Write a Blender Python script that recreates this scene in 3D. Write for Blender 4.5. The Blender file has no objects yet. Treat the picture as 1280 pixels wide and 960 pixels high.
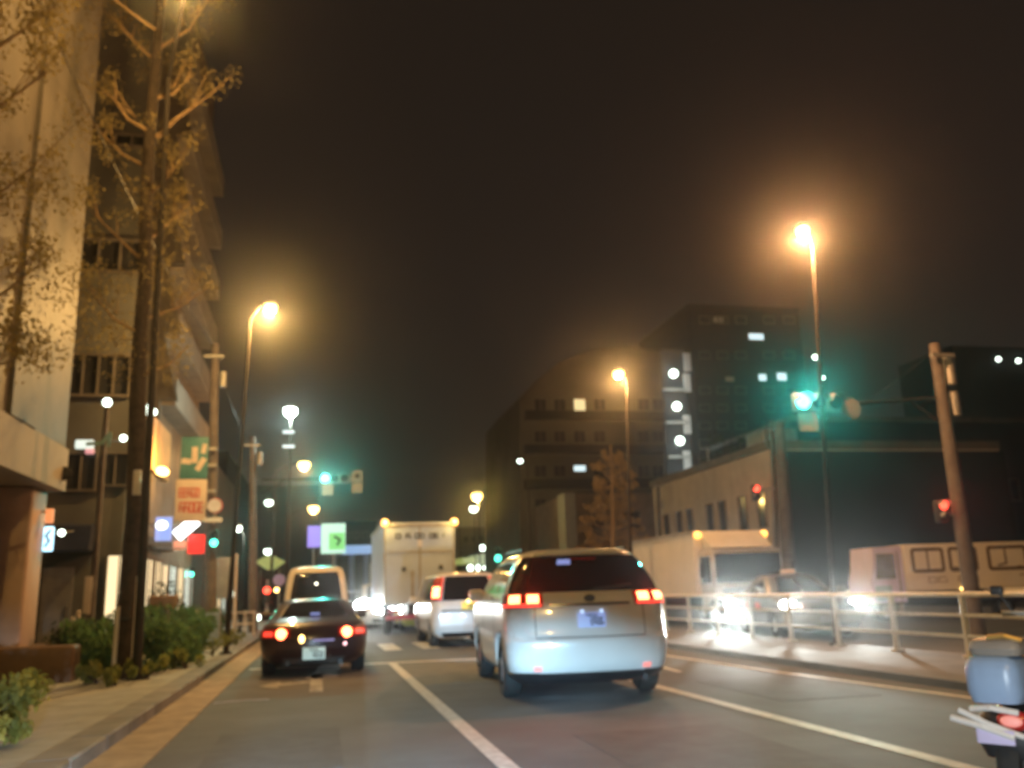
import bpy, bmesh, math, random
from mathutils import Vector, Matrix, Quaternion
random.seed(7)
S = bpy.context.scene
COL = S.collection
R_ = math.radians

# ------------------------------------------------------------------ camera
FPX = 1100.0                                   # focal length in pixels of a 1280 px wide frame
def _cam_axes():
    roll = R_(1.9)
    d = Vector((400-640, 480-747, -FPX)).normalized()
    sx, sy = -math.sin(roll), math.cos(roll)
    t = -(sx*d[0]+sy*d[1])/d[2]
    u = Vector((sx, sy, t)).normalized()
    x = d.cross(u)
    return Matrix((x, d, u))
CAMR = _cam_axes()
CAMC = Vector((0, 0, 1.25))
cam_data = bpy.data.cameras.new("camera"); cam = bpy.data.objects.new("camera", cam_data); COL.objects.link(cam)
cam.matrix_world = Matrix.Translation(CAMC) @ CAMR.to_4x4()
cam_data.sensor_width = 36; cam_data.lens = 36*FPX/1280
cam_data.clip_start = 0.05; cam_data.clip_end = 2000
cam_data.dof.use_dof = True; cam_data.dof.focus_distance = 1.1; cam_data.dof.aperture_fstop = 5.6
S.camera = cam

def at(px, py, Y):
    v = CAMR @ Vector(((px-640)/FPX, (480-py)/FPX, -1))
    return CAMC + v*(Y/v.y)
def gnd(px, py, z=0.0):
    v = CAMR @ Vector(((px-640)/FPX, (480-py)/FPX, -1))
    return CAMC + v*((z-CAMC.z)/v.z)

# ------------------------------------------------------------------ world, exposure
W = bpy.data.worlds.new("World"); S.world = W; W.use_nodes = True
nt = W.node_tree; nt.nodes.clear()
wo = nt.nodes.new('ShaderNodeOutputWorld'); bg = nt.nodes.new('ShaderNodeBackground')
tc = nt.nodes.new('ShaderNodeTexCoord'); sp = nt.nodes.new('ShaderNodeSeparateXYZ')
rp = nt.nodes.new('ShaderNodeValToRGB'); ns = nt.nodes.new('ShaderNodeTexNoise')
ns.inputs['Scale'].default_value = 1.6; ns.inputs['Detail'].default_value = 4
ad = nt.nodes.new('ShaderNodeMath'); ad.operation = 'MULTIPLY_ADD'; ad.inputs[1].default_value = 0.30
nt.links.new(tc.outputs['Generated'], sp.inputs[0]); nt.links.new(tc.outputs['Generated'], ns.inputs['Vector'])
nt.links.new(ns.outputs['Fac'], ad.inputs[0]); nt.links.new(sp.outputs['Z'], ad.inputs[2])
nt.links.new(ad.outputs[0], rp.inputs[0])
e = rp.color_ramp.elements
e[0].position = 0.10; e[0].color = (0.0150, 0.0118, 0.0100, 1)
e[1].position = 0.95; e[1].color = (0.0140, 0.0092, 0.0062, 1)
nt.links.new(rp.outputs[0], bg.inputs[0]); bg.inputs[1].default_value = 1.0
nt.links.new(bg.outputs[0], wo.inputs[0])
S.view_settings.view_transform = 'Standard'; S.view_settings.look = 'None'
S.view_settings.exposure = 0.10; S.view_settings.gamma = 1.0; S.view_settings.use_curve_mapping = False
S.cycles.use_denoising = True; S.cycles.max_bounces = 5; S.cycles.diffuse_bounces = 3; S.cycles.glossy_bounces = 3
S.cycles.transmission_bounces = 3; S.cycles.volume_bounces = 0; S.cycles.sample_clamp_indirect = 4.0
S.cycles.caustics_reflective = False; S.cycles.caustics_refractive = False

# ------------------------------------------------------------------ materials
def mat(name, col, rough=0.6, metal=0.0, nscale=6.0, namt=0.12, bump=0.0, spec=0.5, coat=0.0, col2=None, bscale=None):
    m = bpy.data.materials.new(name); m.use_nodes = True
    t = m.node_tree; b = t.nodes['Principled BSDF']
    b.inputs['Roughness'].default_value = rough; b.inputs['Metallic'].default_value = metal
    b.inputs['Specular IOR Level'].default_value = spec; b.inputs['Coat Weight'].default_value = coat
    b.inputs['Coat Roughness'].default_value = 0.06
    g = t.nodes.new('ShaderNodeNewGeometry'); n = t.nodes.new('ShaderNodeTexNoise')
    n.inputs['Scale'].default_value = nscale; n.inputs['Detail'].default_value = 5; n.inputs['Roughness'].default_value = 0.6
    t.links.new(g.outputs['Position'], n.inputs['Vector'])
    r = t.nodes.new('ShaderNodeValToRGB')
    lo = col2 if col2 else tuple(c*(1-namt) for c in col)
    hi = col if col2 else tuple(min(1, c*(1+namt)) for c in col)
    r.color_ramp.elements[0].position = 0.35; r.color_ramp.elements[1].position = 0.65
    r.color_ramp.elements[0].color = (*lo, 1); r.color_ramp.elements[1].color = (*hi, 1)
    t.links.new(n.outputs['Fac'], r.inputs[0]); t.links.new(r.outputs[0], b.inputs['Base Color'])
    if bump:
        n2 = t.nodes.new('ShaderNodeTexNoise'); n2.inputs['Scale'].default_value = bscale or nscale*6; n2.inputs['Detail'].default_value = 3
        t.links.new(g.outputs['Position'], n2.inputs['Vector'])
        bp = t.nodes.new('ShaderNodeBump'); bp.inputs['Strength'].default_value = bump; bp.inputs['Distance'].default_value = 0.02
        t.links.new(n2.outputs['Fac'], bp.inputs['Height']); t.links.new(bp.outputs[0], b.inputs['Normal'])
    return m
def emi(name, col, strength, sample=True, base=(0.3, 0.3, 0.3)):
    m = bpy.data.materials.new(name); m.use_nodes = True
    t = m.node_tree; b = t.nodes['Principled BSDF']
    b.inputs['Base Color'].default_value = (*base, 1)
    b.inputs['Emission Color'].default_value = (*col, 1); b.inputs['Emission Strength'].default_value = strength
    if not sample: m.cycles.emission_sampling = 'NONE'
    return m
M = dict(
    asphalt=mat('asphalt', (0.098, 0.112, 0.128), 0.78, nscale=0.9, col2=(0.066, 0.076, 0.088), bump=0.35, bscale=60),
    asphalt_worn=mat('worn_asphalt', (0.12, 0.12, 0.105), 0.75, nscale=2.5, namt=0.2, bump=0.3, bscale=60),
    asphalt_dark=mat('patched_asphalt', (0.068, 0.078, 0.090), 0.8, nscale=4, namt=0.15, bump=0.4, bscale=50),
    earth=mat('earth', (0.07, 0.055, 0.04), 0.9, nscale=0.6, namt=0.3),
    paving=mat('paving', (0.32, 0.345, 0.35), 0.8, nscale=2.2, namt=0.18, bump=0.3),
    gutter=mat('gutter_concrete', (0.33, 0.25, 0.15), 0.8, nscale=3.0, namt=0.25, bump=0.3),
    kerb=mat('kerb_stone', (0.20, 0.20, 0.20), 0.75, nscale=2.6, namt=0.25, bump=0.2),
    median=mat('median_concrete', (0.13, 0.135, 0.135), 0.8, nscale=1.5, namt=0.2, bump=0.2),
    paint=mat('road_paint', (0.62, 0.62, 0.60), 0.6, nscale=9, col2=(0.40, 0.40, 0.39)),
    strip_blue=mat('lavender_strip', (0.42, 0.38, 0.62), 0.6, nscale=9, namt=0.2),
    concrete=mat('concrete', (0.36, 0.32, 0.27), 0.8, nscale=1.3, namt=0.16, bump=0.15),
    concrete_dark=mat('dark_concrete', (0.15, 0.13, 0.11), 0.85, nscale=1.0, namt=0.2),
    facade_tan=mat('tan_tile', (0.125, 0.11, 0.09), 0.6, nscale=1.4, namt=0.18, bump=0.1),
    facade_brown=mat('brown_tile', (0.24, 0.18, 0.13), 0.65, nscale=1.2, namt=0.2),
    facade_grey=mat('grey_render', (0.115, 0.115, 0.105), 0.8, nscale=1.0, namt=0.12),
    facade_pink=mat('pink_stone', (0.50, 0.36, 0.28), 0.55, nscale=2.0, namt=0.12),
    facade_cream=mat('cream_render', (0.33, 0.29, 0.235), 0.7, nscale=0.9, namt=0.1),
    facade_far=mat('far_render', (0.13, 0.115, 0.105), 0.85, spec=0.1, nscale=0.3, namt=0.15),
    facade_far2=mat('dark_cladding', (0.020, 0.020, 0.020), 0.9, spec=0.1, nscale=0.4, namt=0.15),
    panel_lamplit=mat('lamplit_orange', (0.62, 0.36, 0.13), 0.6, nscale=2.0, namt=0.12),  # orange of the lamplight is put into this wall colour
    metal_grey=mat('grey_metal', (0.35, 0.35, 0.34), 0.45, 0.5, nscale=5, namt=0.15),
    steel_pole=mat('galvanised_steel', (0.035, 0.03, 0.026), 0.8, 0.0, spec=0.2, nscale=4, namt=0.18),
    concrete_pole=mat('pole_concrete', (0.13, 0.11, 0.10), 0.8, nscale=4, namt=0.2, bump=0.15),
    fence_white=mat('white_rail_paint', (0.80, 0.80, 0.78), 0.45, nscale=7, col2=(0.66, 0.66, 0.64)),
    bark=mat('bark', (0.045, 0.032, 0.022), 0.9, nscale=9, namt=0.35, bump=0.6),
    bark_light=mat('lit_branch_bark', (0.30, 0.20, 0.10), 0.85, nscale=9, namt=0.25, bump=0.4),  # paler copy of the bark for lamp-lit branches
    leaf_gold=mat('gold_leaf', (0.32, 0.25, 0.10), 0.6, nscale=2.5, col2=(0.17, 0.13, 0.055)),
    leaf_green=mat('hedge_leaf', (0.15, 0.26, 0.09), 0.55, nscale=2.5, col2=(0.09, 0.15, 0.06)),
    leaf_lime=mat('lime_leaf', (0.36, 0.36, 0.09), 0.55, nscale=3, col2=(0.17, 0.22, 0.07)),
    leaf_dark=mat('dark_leaf', (0.05, 0.06, 0.03), 0.7, nscale=2.5, namt=0.3),
    brown_wall=mat('brown_stone', (0.13, 0.075, 0.042), 0.55, nscale=3, namt=0.2),
    glass=mat('dark_glass', (0.012, 0.012, 0.015), 0.06, nscale=1.0, namt=0.2, spec=0.8),
    win=mat('window_glass', (0.03, 0.03, 0.032), 0.12, nscale=1.0, namt=0.3, spec=0.7),
    black=mat('black_plastic', (0.018, 0.018, 0.02), 0.5, nscale=8, namt=0.2),
    rubber=mat('tyre_rubber', (0.012, 0.012, 0.012), 0.8, nscale=12, namt=0.2),
    rim=mat('alloy', (0.55, 0.55, 0.56), 0.3, 0.8, nscale=6, namt=0.08),
    chrome=mat('chrome', (0.75, 0.75, 0.76), 0.15, 1.0, nscale=6, namt=0.05),
    paint_white=mat('white_car_paint', (0.66, 0.64, 0.62), 0.28, nscale=2.0, namt=0.04, coat=0.7),
    paint_maroon=mat('maroon_car_paint', (0.026, 0.007, 0.012), 0.3, nscale=2.0, namt=0.1, coat=0.8),
    paint_cream=mat('cream_van_paint', (0.62, 0.58, 0.54), 0.35, nscale=2.0, namt=0.05, coat=0.4),
    paint_silver=mat('silver_car_paint', (0.42, 0.40, 0.37), 0.3, 0.3, nscale=2.0, namt=0.05, coat=0.6),
    paint_dark=mat('dark_car_paint', (0.05, 0.05, 0.055), 0.3, nscale=2.0, namt=0.1, coat=0.6),
    truck_white=mat('truck_panel', (0.42, 0.52, 0.68), 0.45, nscale=1.4, namt=0.07),
    truck_cream=mat('cream_truck_panel', (0.68, 0.65, 0.60), 0.45, nscale=1.4, namt=0.06),
    truck_side=mat('pale_box_panel', (0.82, 0.77, 0.66), 0.5, nscale=1.4, namt=0.05),
    truck_lav=mat('lavender_panel', (0.55, 0.50, 0.74), 0.5, nscale=1.4, namt=0.08),
    plate=mat('plate', (0.62, 0.66, 0.70), 0.4, nscale=5, namt=0.05),
    ink=mat('dark_ink', (0.06, 0.06, 0.06), 0.6, nscale=5, namt=0.2),
    ink_brown=mat('brown_ink', (0.14, 0.085, 0.02), 0.6, nscale=5, namt=0.2),
    ink_red=mat('red_ink', (0.50, 0.10, 0.09), 0.6, nscale=5, namt=0.15),
    navy=mat('navy_cloth', (0.03, 0.035, 0.06), 0.8, nscale=3, namt=0.2),
    teal_sign=mat('teal_sign', (0.05, 0.20, 0.22), 0.5, nscale=3, namt=0.15),
    sign_pale=mat('pale_sign', (0.60, 0.52, 0.46), 0.5, nscale=3, namt=0.08),
    sign_grey=mat('sign_back', (0.30, 0.32, 0.32), 0.5, 0.2, nscale=3, namt=0.1),
    sign_red=mat('sign_red', (0.40, 0.06, 0.07), 0.5, nscale=3, namt=0.1),
    sign_blue=mat('sign_blue', (0.10, 0.14, 0.42), 0.5, nscale=3, namt=0.1),
    case_blue=mat('pale_blue_tint', (0.22, 0.31, 0.46), 0.35, nscale=3, namt=0.1),
    case_tan=mat('tan_case', (0.22, 0.19, 0.16), 0.45, nscale=3, namt=0.1),
    red_lens=mat('red_lens', (0.38, 0.025, 0.02), 0.2, nscale=3, namt=0.1, coat=0.6),
    blue_lit=mat('blue_sheet', (0.20, 0.30, 0.55), 0.6, nscale=3, namt=0.1),
)
SOD = (1.0, 0.50, 0.13)
for k_ in ('leaf_gold', 'leaf_green', 'leaf_lime', 'leaf_dark'):
    t = M[k_].node_tree; b = t.nodes['Principled BSDF']; tr = t.nodes.new('ShaderNodeBsdfTranslucent'); mx = t.nodes.new('ShaderNodeMixShader'); mx.inputs[0].default_value = 0.65
    t.links.new([n for n in t.nodes if n.type == 'VALTORGB'][0].outputs[0], tr.inputs['Color'])
    t.links.new(b.outputs[0], mx.inputs[1]); t.links.new(tr.outputs[0], mx.inputs[2]); t.links.new(mx.outputs[0], [n for n in t.nodes if n.type == 'OUTPUT_MATERIAL'][0].inputs['Surface'])
EM = dict(
    sodium=emi('sodium_lamp', (1.0, 0.60, 0.18), 7, False), led=emi('led_lamp', (0.80, 1.0, 0.90), 12, False),
    far_orange=emi('far_sodium', (1.0, 0.62, 0.18), 7, False), far_white=emi('far_lamp', (0.85, 1.0, 0.85), 5, False),
    marker=emi('marker_lamp', (1.0, 0.50, 0.10), 3.2, False),
    green=emi('green_signal', (0.09, 1.0, 0.80), 8, False), green_small=emi('green_walk', (0.08, 0.9, 0.6), 4, False),
    red=emi('red_signal', (1.0, 0.06, 0.03), 4.0, False),
    tail=emi('tail_lamp', (1.0, 0.17, 0.06), 12, True), tail_dim=emi('tail_ring', (1.0, 0.03, 0.02), 1.6, True),
    tail_far=emi('far_tail', (1.0, 0.10, 0.07), 3, False),
    head=emi('headlamp', (0.95, 1.0, 0.96), 25, False), head_small=emi('small_lamp', (1.0, 0.95, 0.75), 6, False),
    room=emi('lit_room', (1.0, 0.76, 0.42), 1.3, True), room_white=emi('lit_white', (0.85, 0.95, 0.82), 1.0, True),
    window_warm=emi('lit_window', (1.0, 0.80, 0.38), 0.9, False), window_cool=emi('cool_window', (0.75, 0.95, 1.0), 1.1, False),
    window_dim=emi('dim_window', (0.8, 0.55, 0.25), 0.10, False),
    sign_white=emi('white_lightbox', (0.95, 0.98, 1.0), 3.0, True), sign_cyan=emi('cyan_lightbox', (0.45, 0.8, 1.0), 2.2, True),
    sign_bluel=emi('blue_lightbox', (0.30, 0.45, 1.0), 0.9, True), sign_redl=emi('red_lightbox', (1.0, 0.03, 0.02), 1.3, True, (0.3, 0.02, 0.02)),
    sign_orange=emi('orange_lightbox', (1.0, 0.30, 0.10), 0.9, True), sign_purple=emi('purple_lightbox', (0.36, 0.26, 1.0), 0.9, False),
    sign_mint=emi('mint_lightbox', (0.62, 1.0, 0.80), 0.95, False), sign_green=emi('green_lightbox', (0.20, 0.85, 0.22), 0.85, False),
    sign_sky=emi('sky_lightbox', (0.25, 0.50, 0.90), 0.7, False), sign_lime=emi('lime_canopy', (0.55, 0.62, 0.16), 0.5, False),
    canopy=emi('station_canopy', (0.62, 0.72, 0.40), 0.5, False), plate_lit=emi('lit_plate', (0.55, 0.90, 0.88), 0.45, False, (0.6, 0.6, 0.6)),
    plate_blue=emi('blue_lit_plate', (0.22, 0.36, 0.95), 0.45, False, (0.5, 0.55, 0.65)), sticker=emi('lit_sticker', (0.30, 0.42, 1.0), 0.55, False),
)

# ------------------------------------------------------------------ builders
class MB:
    def __init__(s): s.v = []; s.f = []; s.sm = []
    def add(s, vs, fs, smooth=False):
        o = len(s.v); s.v += [tuple(v) for v in vs]; s.f += [tuple(i+o for i in f) for f in fs]; s.sm += [smooth]*len(fs); return s
    def box(s, x0, x1, y0, y1, z0, z1, M4=None):
        vs = [Vector(p) for p in ((x0,y0,z0),(x1,y0,z0),(x1,y1,z0),(x0,y1,z0),(x0,y0,z1),(x1,y0,z1),(x1,y1,z1),(x0,y1,z1))]
        if M4: vs = [M4 @ v for v in vs]
        return s.add(vs, [(0,3,2,1),(4,5,6,7),(0,1,5,4),(1,2,6,5),(2,3,7,6),(3,0,4,7)])
    def rbox(s, x0, x1, y0, y1, z0, z1, r=0.04, M4=None):       # box with rounded vertical + top edges
        n = 4; pts = []
        for cx, cy, a0 in ((x1-r, y1-r, 0), (x0+r, y1-r, 90), (x0+r, y0+r, 180), (x1-r, y0+r, 270)):
            for k in range(n): a = R_(a0+90*k/(n-1)); pts.append((cx, cy, math.cos(a), math.sin(a)))
        rings = [(z0, r*0.7), (z0+r*0.7, r), (z1-r, r), (z1-r*0.4, r*0.85), (z1, r*0.3)]
        vs = [Vector((cx+rr*c, cy+rr*si, z)) for z, rr in rings for cx, cy, c, si in pts]
        if M4: vs = [M4 @ v for v in vs]
        N = len(pts); fs = [(i*N+j, i*N+(j+1) % N, (i+1)*N+(j+1) % N, (i+1)*N+j) for i in range(len(rings)-1) for j in range(N)]
        fs += [tuple(reversed(range(N))), tuple((len(rings)-1)*N+j for j in range(N))]
        return s.add(vs, fs, True)
    def tube(s, a, b, r0, r1=None, n=10, cap=True):
        a = Vector(a); b = Vector(b); r1 = r0 if r1 is None else r1
        q = (b-a).to_track_quat('Z', 'Y'); vs = []
        for p, r in ((a, r0), (b, r1)):
            for k in range(n): t = 2*math.pi*k/n; vs.append(p + q @ Vector((r*math.cos(t), r*math.sin(t), 0)))
        fs = [(k, (k+1) % n, n+(k+1) % n, n+k) for k in range(n)]
        s.add(vs, fs, True)
        if cap: s.add(vs, [tuple(reversed(range(n))), tuple(range(n, 2*n))])
        return s
    def path(s, pts, r, n=8):
        rr = r if isinstance(r, (list, tuple)) else [r]*len(pts)
        for i in range(len(pts)-1): s.tube(pts[i], pts[i+1], rr[i], rr[i+1], n)
        return s
    def prism(s, poly, a, b, axis='Y'):
        n = len(poly)
        f = {'Y': lambda p, t: (p[0], t, p[1]), 'X': lambda p, t: (t, p[0], p[1]), 'Z': lambda p, t: (p[0], p[1], t)}[axis]
        vs = [f(p, a) for p in poly]+[f(p, b) for p in poly]
        return s.add(vs, [tuple(range(n)), tuple(reversed(range(n, 2*n)))]+[(i, n+i, n+(i+1) % n, (i+1) % n) for i in range(n)])
    def sphere(s, c, r, sx=1, sy=1, sz=1, n=14, m=8, q=None):
        c = Vector(c); vs = []; fs = []
        for i in range(m+1):
            for j in range(n):
                a = math.pi*i/m; b = 2*math.pi*j/n
                v = Vector((r*sx*math.sin(a)*math.cos(b), r*sy*math.sin(a)*math.sin(b), r*sz*math.cos(a)))
                vs.append(c + (q @ v if q else v))
        for i in range(m):
            for j in range(n): fs.append((i*n+j, (i+1)*n+j, (i+1)*n+(j+1) % n, i*n+(j+1) % n))
        return s.add(vs, fs, True)
    def quad(s, *p): return s.add(p, [(0,1,2,3)])
    def build(s, name, m, parent=None, loc=None, rz=None, bevel=0):
        me = bpy.data.meshes.new(name); me.from_pydata(s.v, [], s.f)
        me.polygons.foreach_set('use_smooth', s.sm); me.materials.append(m); me.update()
        bm = bmesh.new(); bm.from_mesh(me)
        if bevel or len(s.v) < 20000: bmesh.ops.remove_doubles(bm, verts=bm.verts, dist=1e-5)
        bmesh.ops.recalc_face_normals(bm, faces=bm.faces); bm.to_mesh(me); bm.free()
        try: me.set_sharp_from_angle(angle=R_(42))
        except Exception: pass
        o = bpy.data.objects.new(name, me); COL.objects.link(o)
        if parent: o.parent = parent
        if loc: o.location = loc
        if rz is not None: o.rotation_euler.z = rz
        if bevel:
            b = o.modifiers.new('bevel', 'BEVEL'); b.width = bevel; b.segments = 2; b.limit_method = 'ANGLE'
        return o
def tag(o, label=None, cat=None, group=None, kind=None):
    if label: o['label'] = label
    if cat: o['category'] = cat
    if group: o['group'] = group
    if kind: o['kind'] = kind
    return o
def empty(name, loc, label, cat, group=None, rz=0.0):
    o = bpy.data.objects.new(name, None); COL.objects.link(o); o.location = loc; o.rotation_euler.z = rz
    o.empty_display_size = 0.3
    return tag(o, label, cat, group)
def struct(mb, name, m): return tag(mb.build(name, m), kind='structure')
def light(parent, kind, loc, power, col, size=0.1, aim=None, angle=None, blend=0.5):
    l = bpy.data.lights.new('lamp_light', kind); l.energy = power; l.color = col
    if kind == 'AREA': l.shape = 'DISK'; l.size = size
    else: l.shadow_soft_size = size
    o = bpy.data.objects.new('lamp_light', l); COL.objects.link(o); o.location = loc
    if parent: o.parent = parent
    if aim is not None: o.rotation_euler = Vector(aim).to_track_quat('-Z', 'Y').to_euler()
    if kind == 'SPOT': l.spot_size = angle; l.spot_blend = blend
    return o

# ------------------------------------------------------------------ setting
struct(MB().box(-300, 300, -40, 420, -0.4, -0.03), 'ground', M['earth'])
struct(MB().box(-1.33, 19.6, -20, 200, -0.2, 0.0), 'road', M['asphalt'])
struct(MB().box(-1.80, -1.33, -20, 200, -0.2, 0.012), 'gutter', M['gutter'])
k = MB()
y = -2.0
while y < 120: k.box(-2.12, -1.802, y, y+1.19, -0.2, 0.135); y += 1.2
tag(k.build('kerb', M['kerb'], bevel=0.02), kind='structure')
struct(MB().box(-4.9, -2.125, -10, 160, -0.2, 0.12), 'pavement', M['paving'])
struct(MB().box(7.1, 9.75, 3.0, 26.5, -0.2, 0.09), 'median', M['median'])
struct(MB().box(19.6, 24.0, -10, 160, -0.2, 0.13), 'pavement', M['paving'])
def line(p, w, m=M['paint'], z=0.004, name='road_marking'):
    b = MB()
    for i in range(len(p)-1):
        a = Vector((p[i][0], p[i][1], z)); c = Vector((p[i+1][0], p[i+1][1], z))
        d = (c-a).normalized(); n = Vector((-d.y, d.x, 0))*w/2
        b.quad(a-n, c-n, c+n, a+n)
    return struct(b, name, m)
line([(1.37, 0.5), (1.35, 17.4)], 0.15)
line([(4.26, 0.5), (4.24, 30)], 0.15)
line([(7.0, 5.0), (6.72, 8.6), (6.42, 12.2), (6.27, 16), (6.3, 24)], 0.13)
line([(5.25, 12.9), (5.45, 15.2)], 0.10)
line([(0.9, 17.6), (4.15, 17.4)], 0.30)
line([(-1.25, 17.65), (0.9, 17.6)], 0.30)
for i in range(12): line([(-1.0+i*0.9, 21.5), (-1.0+i*0.9, 24.5)], 0.42)
struct(MB().box(1.44, 4.1, 13.0, 17.1, 0.001, 0.003), 'worn_patch', M['asphalt_worn'])
for i_, (x0, x1, y0, y1) in enumerate(((-0.9, 0.2, 7.2, 9.4), (2.2, 3.6, 5.6, 8.0), (4.9, 6.1, 9.2, 11.5), (0.1, 1.15, 19, 21))): struct(MB().box(x0, x1, y0, y1, 0.001, 0.0032), 'asphalt_patch', M['asphalt_dark'])
line([(-1.28, 12.2), (-0.95, 12.35), (-0.62, 12.3)], 0.06, M['strip_blue'])  # short lavender strip beside the kerb
b = MB()                                             # turn arrow under the sedan
b.add([(x-0.12, y, 0.004) for x, y in ((0.0,12.9),(0.18,12.9),(0.18,15.9),(0.0,15.9))], [(0,1,2,3)])
b.add([(x-0.12, y, 0.004) for x, y in ((0.0,14.3),(-0.45,14.05),(-0.45,13.75),(-0.75,14.2),(-0.45,14.75),(-0.45,14.4),(0.0,14.65))], [(0,1,2,3,4,5,6)])
b.add([(x-0.12, y, 0.004) for x, y in ((-0.1,15.0),(0.28,15.0),(0.45,15.1),(0.09,16.4))], [(0,1,2,3)])
struct(b, 'road_marking', mat('worn_paint', (0.42, 0.45, 0.45), 0.7, nscale=5, col2=(0.12, 0.125, 0.13)))

# ------------------------------------------------------------------ buildings, left side
def window(parent, x0, x1, z0, z1, y, face, frame=M['concrete_dark'], glass=M['win'], d=0.05, name='window', bars=1):
    """window in a wall; face 'Y': wall looks to -Y at y, face 'X+': wall looks to +X at y, 'X-': looks to -X. x is the run along the wall"""
    def bx(b, a, c, lo, hi, p0, p1):
        if face == 'Y': b.box(a, c, y-p1, y-p0, lo, hi)
        elif face == 'X+': b.box(y+p0, y+p1, a, c, lo, hi)
        else: b.box(y-p1, y-p0, a, c, lo, hi)
    f = MB(); t = min(0.07, (x1-x0)*0.08)
    bx(f, x0-t, x0, z0-t, z1+t, 0.0, d+0.03); bx(f, x1, x1+t, z0-t, z1+t, 0.0, d+0.03)
    bx(f, x0, x1, z1, z1+t, 0.0, d+0.03); bx(f, x0, x1, z0-t, z0, 0.0, d+0.05)
    for i in range(bars):
        xm = x0+(x1-x0)*(i+1)/(bars+1); bx(f, xm-t/3, xm+t/3, z0, z1, 0.012, d+0.01)
    fo = f.build(name, frame, parent)
    g = MB(); bx(g, x0, x1, z0, z1, 0.004, 0.010); g.build('pane', glass, fo)
    return fo

# arcade building beside the pavement
A = empty('arcade_building', (-7, 8, 0), 'tall tan tiled building with an arcade and pink columns at the left edge', 'building')
def P(mb, name, m, par, **kw):
    o = mb.build(name, m, par, **kw); o.matrix_parent_inverse = Matrix.Translation(-par.location) if par.rotation_euler.z == 0 else par.matrix_world.inverted(); return o
def fixp(par):
    # children were modelled in world coordinates: shift them under the empty
    for c in par.children: c.location = Vector(c.location) - par.location
upper = MB().box(-14, -4.45, 1, 16.7, 3.95, 27)
upper.build('wall', M['facade_tan'], A)
MB().box(-14.1, -4.40, 1, 16.75, 3.2, 3.945).build('fascia', M['facade_cream'], A)
MB().box(-14, -6.4, 1, 16.5, 0, 3.195).build('ground_wall', M['concrete_dark'], A)
for yy in (7.2, 11.6, 15.85): MB().rbox(-5.30, -4.65, yy, yy+0.8, 0.1, 3.195, 0.05).build('column', M['facade_pink'], A)
MB().box(-4.447, -4.38, 13.6, 14.8, 3.96, 26).build('pilaster', M['facade_tan'], A)
for zf in range(5):
    z0 = 5.0+zf*4.0
    window(A, 2.5, 4.5, z0, z0+1.7, -4.45, 'X+'); window(A, 6, 8.5, z0, z0+1.7, -4.45, 'X+')
MB().rbox(-6.39, -6.1, 13.4, 16.2, 2.0, 2.5, 0.04).build('shop_lightbox', mat('box_tan', (0.5,0.36,0.2)), A)
fixp(A)
# planter wall
pw = MB().rbox(-6.2, -3.67, 15.15, 15.6, 0.1, 0.66, 0.05).box(-6.2, -4.1, 15.6, 18.2, 0.1, 0.60)
tag(pw.build('planter_wall', M['brown_wall'], bevel=0.02), 'low dark brown stone planter wall at the left edge beside the pavement', 'planter')

B = empty('narrow_building', (-7, 24, 0), 'narrow grey building with navy awning, left of the big tree trunk', 'building')
X0, X1 = -10.5, at(161, 560, 22).x
MB().box(X0, X1, 22, 22.8, 0.1, 27).build('wall', M['facade_grey'], B)
def wz(px, py, Y): q = at(px, py, Y); return q.x, q.z
def wpix(par, a, b, Y, **kw):
    (xa, za), (xb, zb) = wz(a[0], a[1], Y), wz(b[0], b[1], Y)
    return window(par, xa, xb, min(za, zb), max(za, zb), Y, 'Y', **kw)
wpix(B, (84, 568), (118, 612), 22); wpix(B, (130, 568), (158, 606), 22); wpix(B, (86, 445), (160, 494), 22, bars=3)
wpix(B, (104, 166), (185, 184), 22, bars=3); wpix(B, (98, 300), (176, 340), 22, bars=2)
MB().prism([(21.3, wz(82,690,22)[1]), (21.99, wz(82,690,22)[1]), (21.99, wz(82,655,22)[1]), (21.5, wz(82,660,22)[1])], wz(78,600,22)[0], wz(126,600,22)[0], 'X').build('awning', M['navy'], B)
door = MB().box(-6.1, -5.45, 21.94, 21.99, 0.12, 2.1).build('door', M['metal_grey'], B); MB().box(-5.55, -5.50, 21.90, 21.94, 1.0, 1.25).build('handle', M['chrome'], door)
wpix(B, (136, 695), (158, 790), 22, glass=EM['room'], name='shop_window', bars=1)
fixp(B)

C = empty('corner_shop', (-7, 28, 0), 'low building with upper storey coloured as lamp-lit orange and lit shopfront beyond the big tree trunk', 'building')
ZB, ZT = at(178, 565, 25.95).z, at(178, 492, 25.95).z
MB().box(-10.5, -5.25, 22.85, 32.6, ZB, ZT).build('upper_wall', M['panel_lamplit'], C)
MB().box(-10.5, -5.40, 22.85, 32.6, 3.2, ZB-0.01).build('recessed_wall', M['facade_brown'], C)
MB().box(-10.5, -4.95, 22.85, 32.6, 2.95, 3.19).build('canopy', M['concrete_dark'], C)
MB().box(-10.5, -5.35, 22.85, 32.6, 0.1, 2.94).build('shop_wall', M['facade_cream'], C)
for i, (yy, w) in enumerate(((26.1, 1.3), (27.8, 1.5), (29.7, 1.2), (31.2, 1.2))): window(C, yy, yy+w, 0.4, 2.6, -5.35, 'X+', glass=EM['room'], frame=M['facade_brown'])
window(C, 24.6, 25.7, 0.4, 2.6, -5.35, 'X+', glass=EM['room_white'], frame=M['facade_brown'])
for yy in (26.5, 28.2, 30.0): MB().box(-5.245, -5.22, yy, yy+0.06, ZB+0.05, ZT-0.05).build('joint', M['facade_brown'], C)
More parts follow.
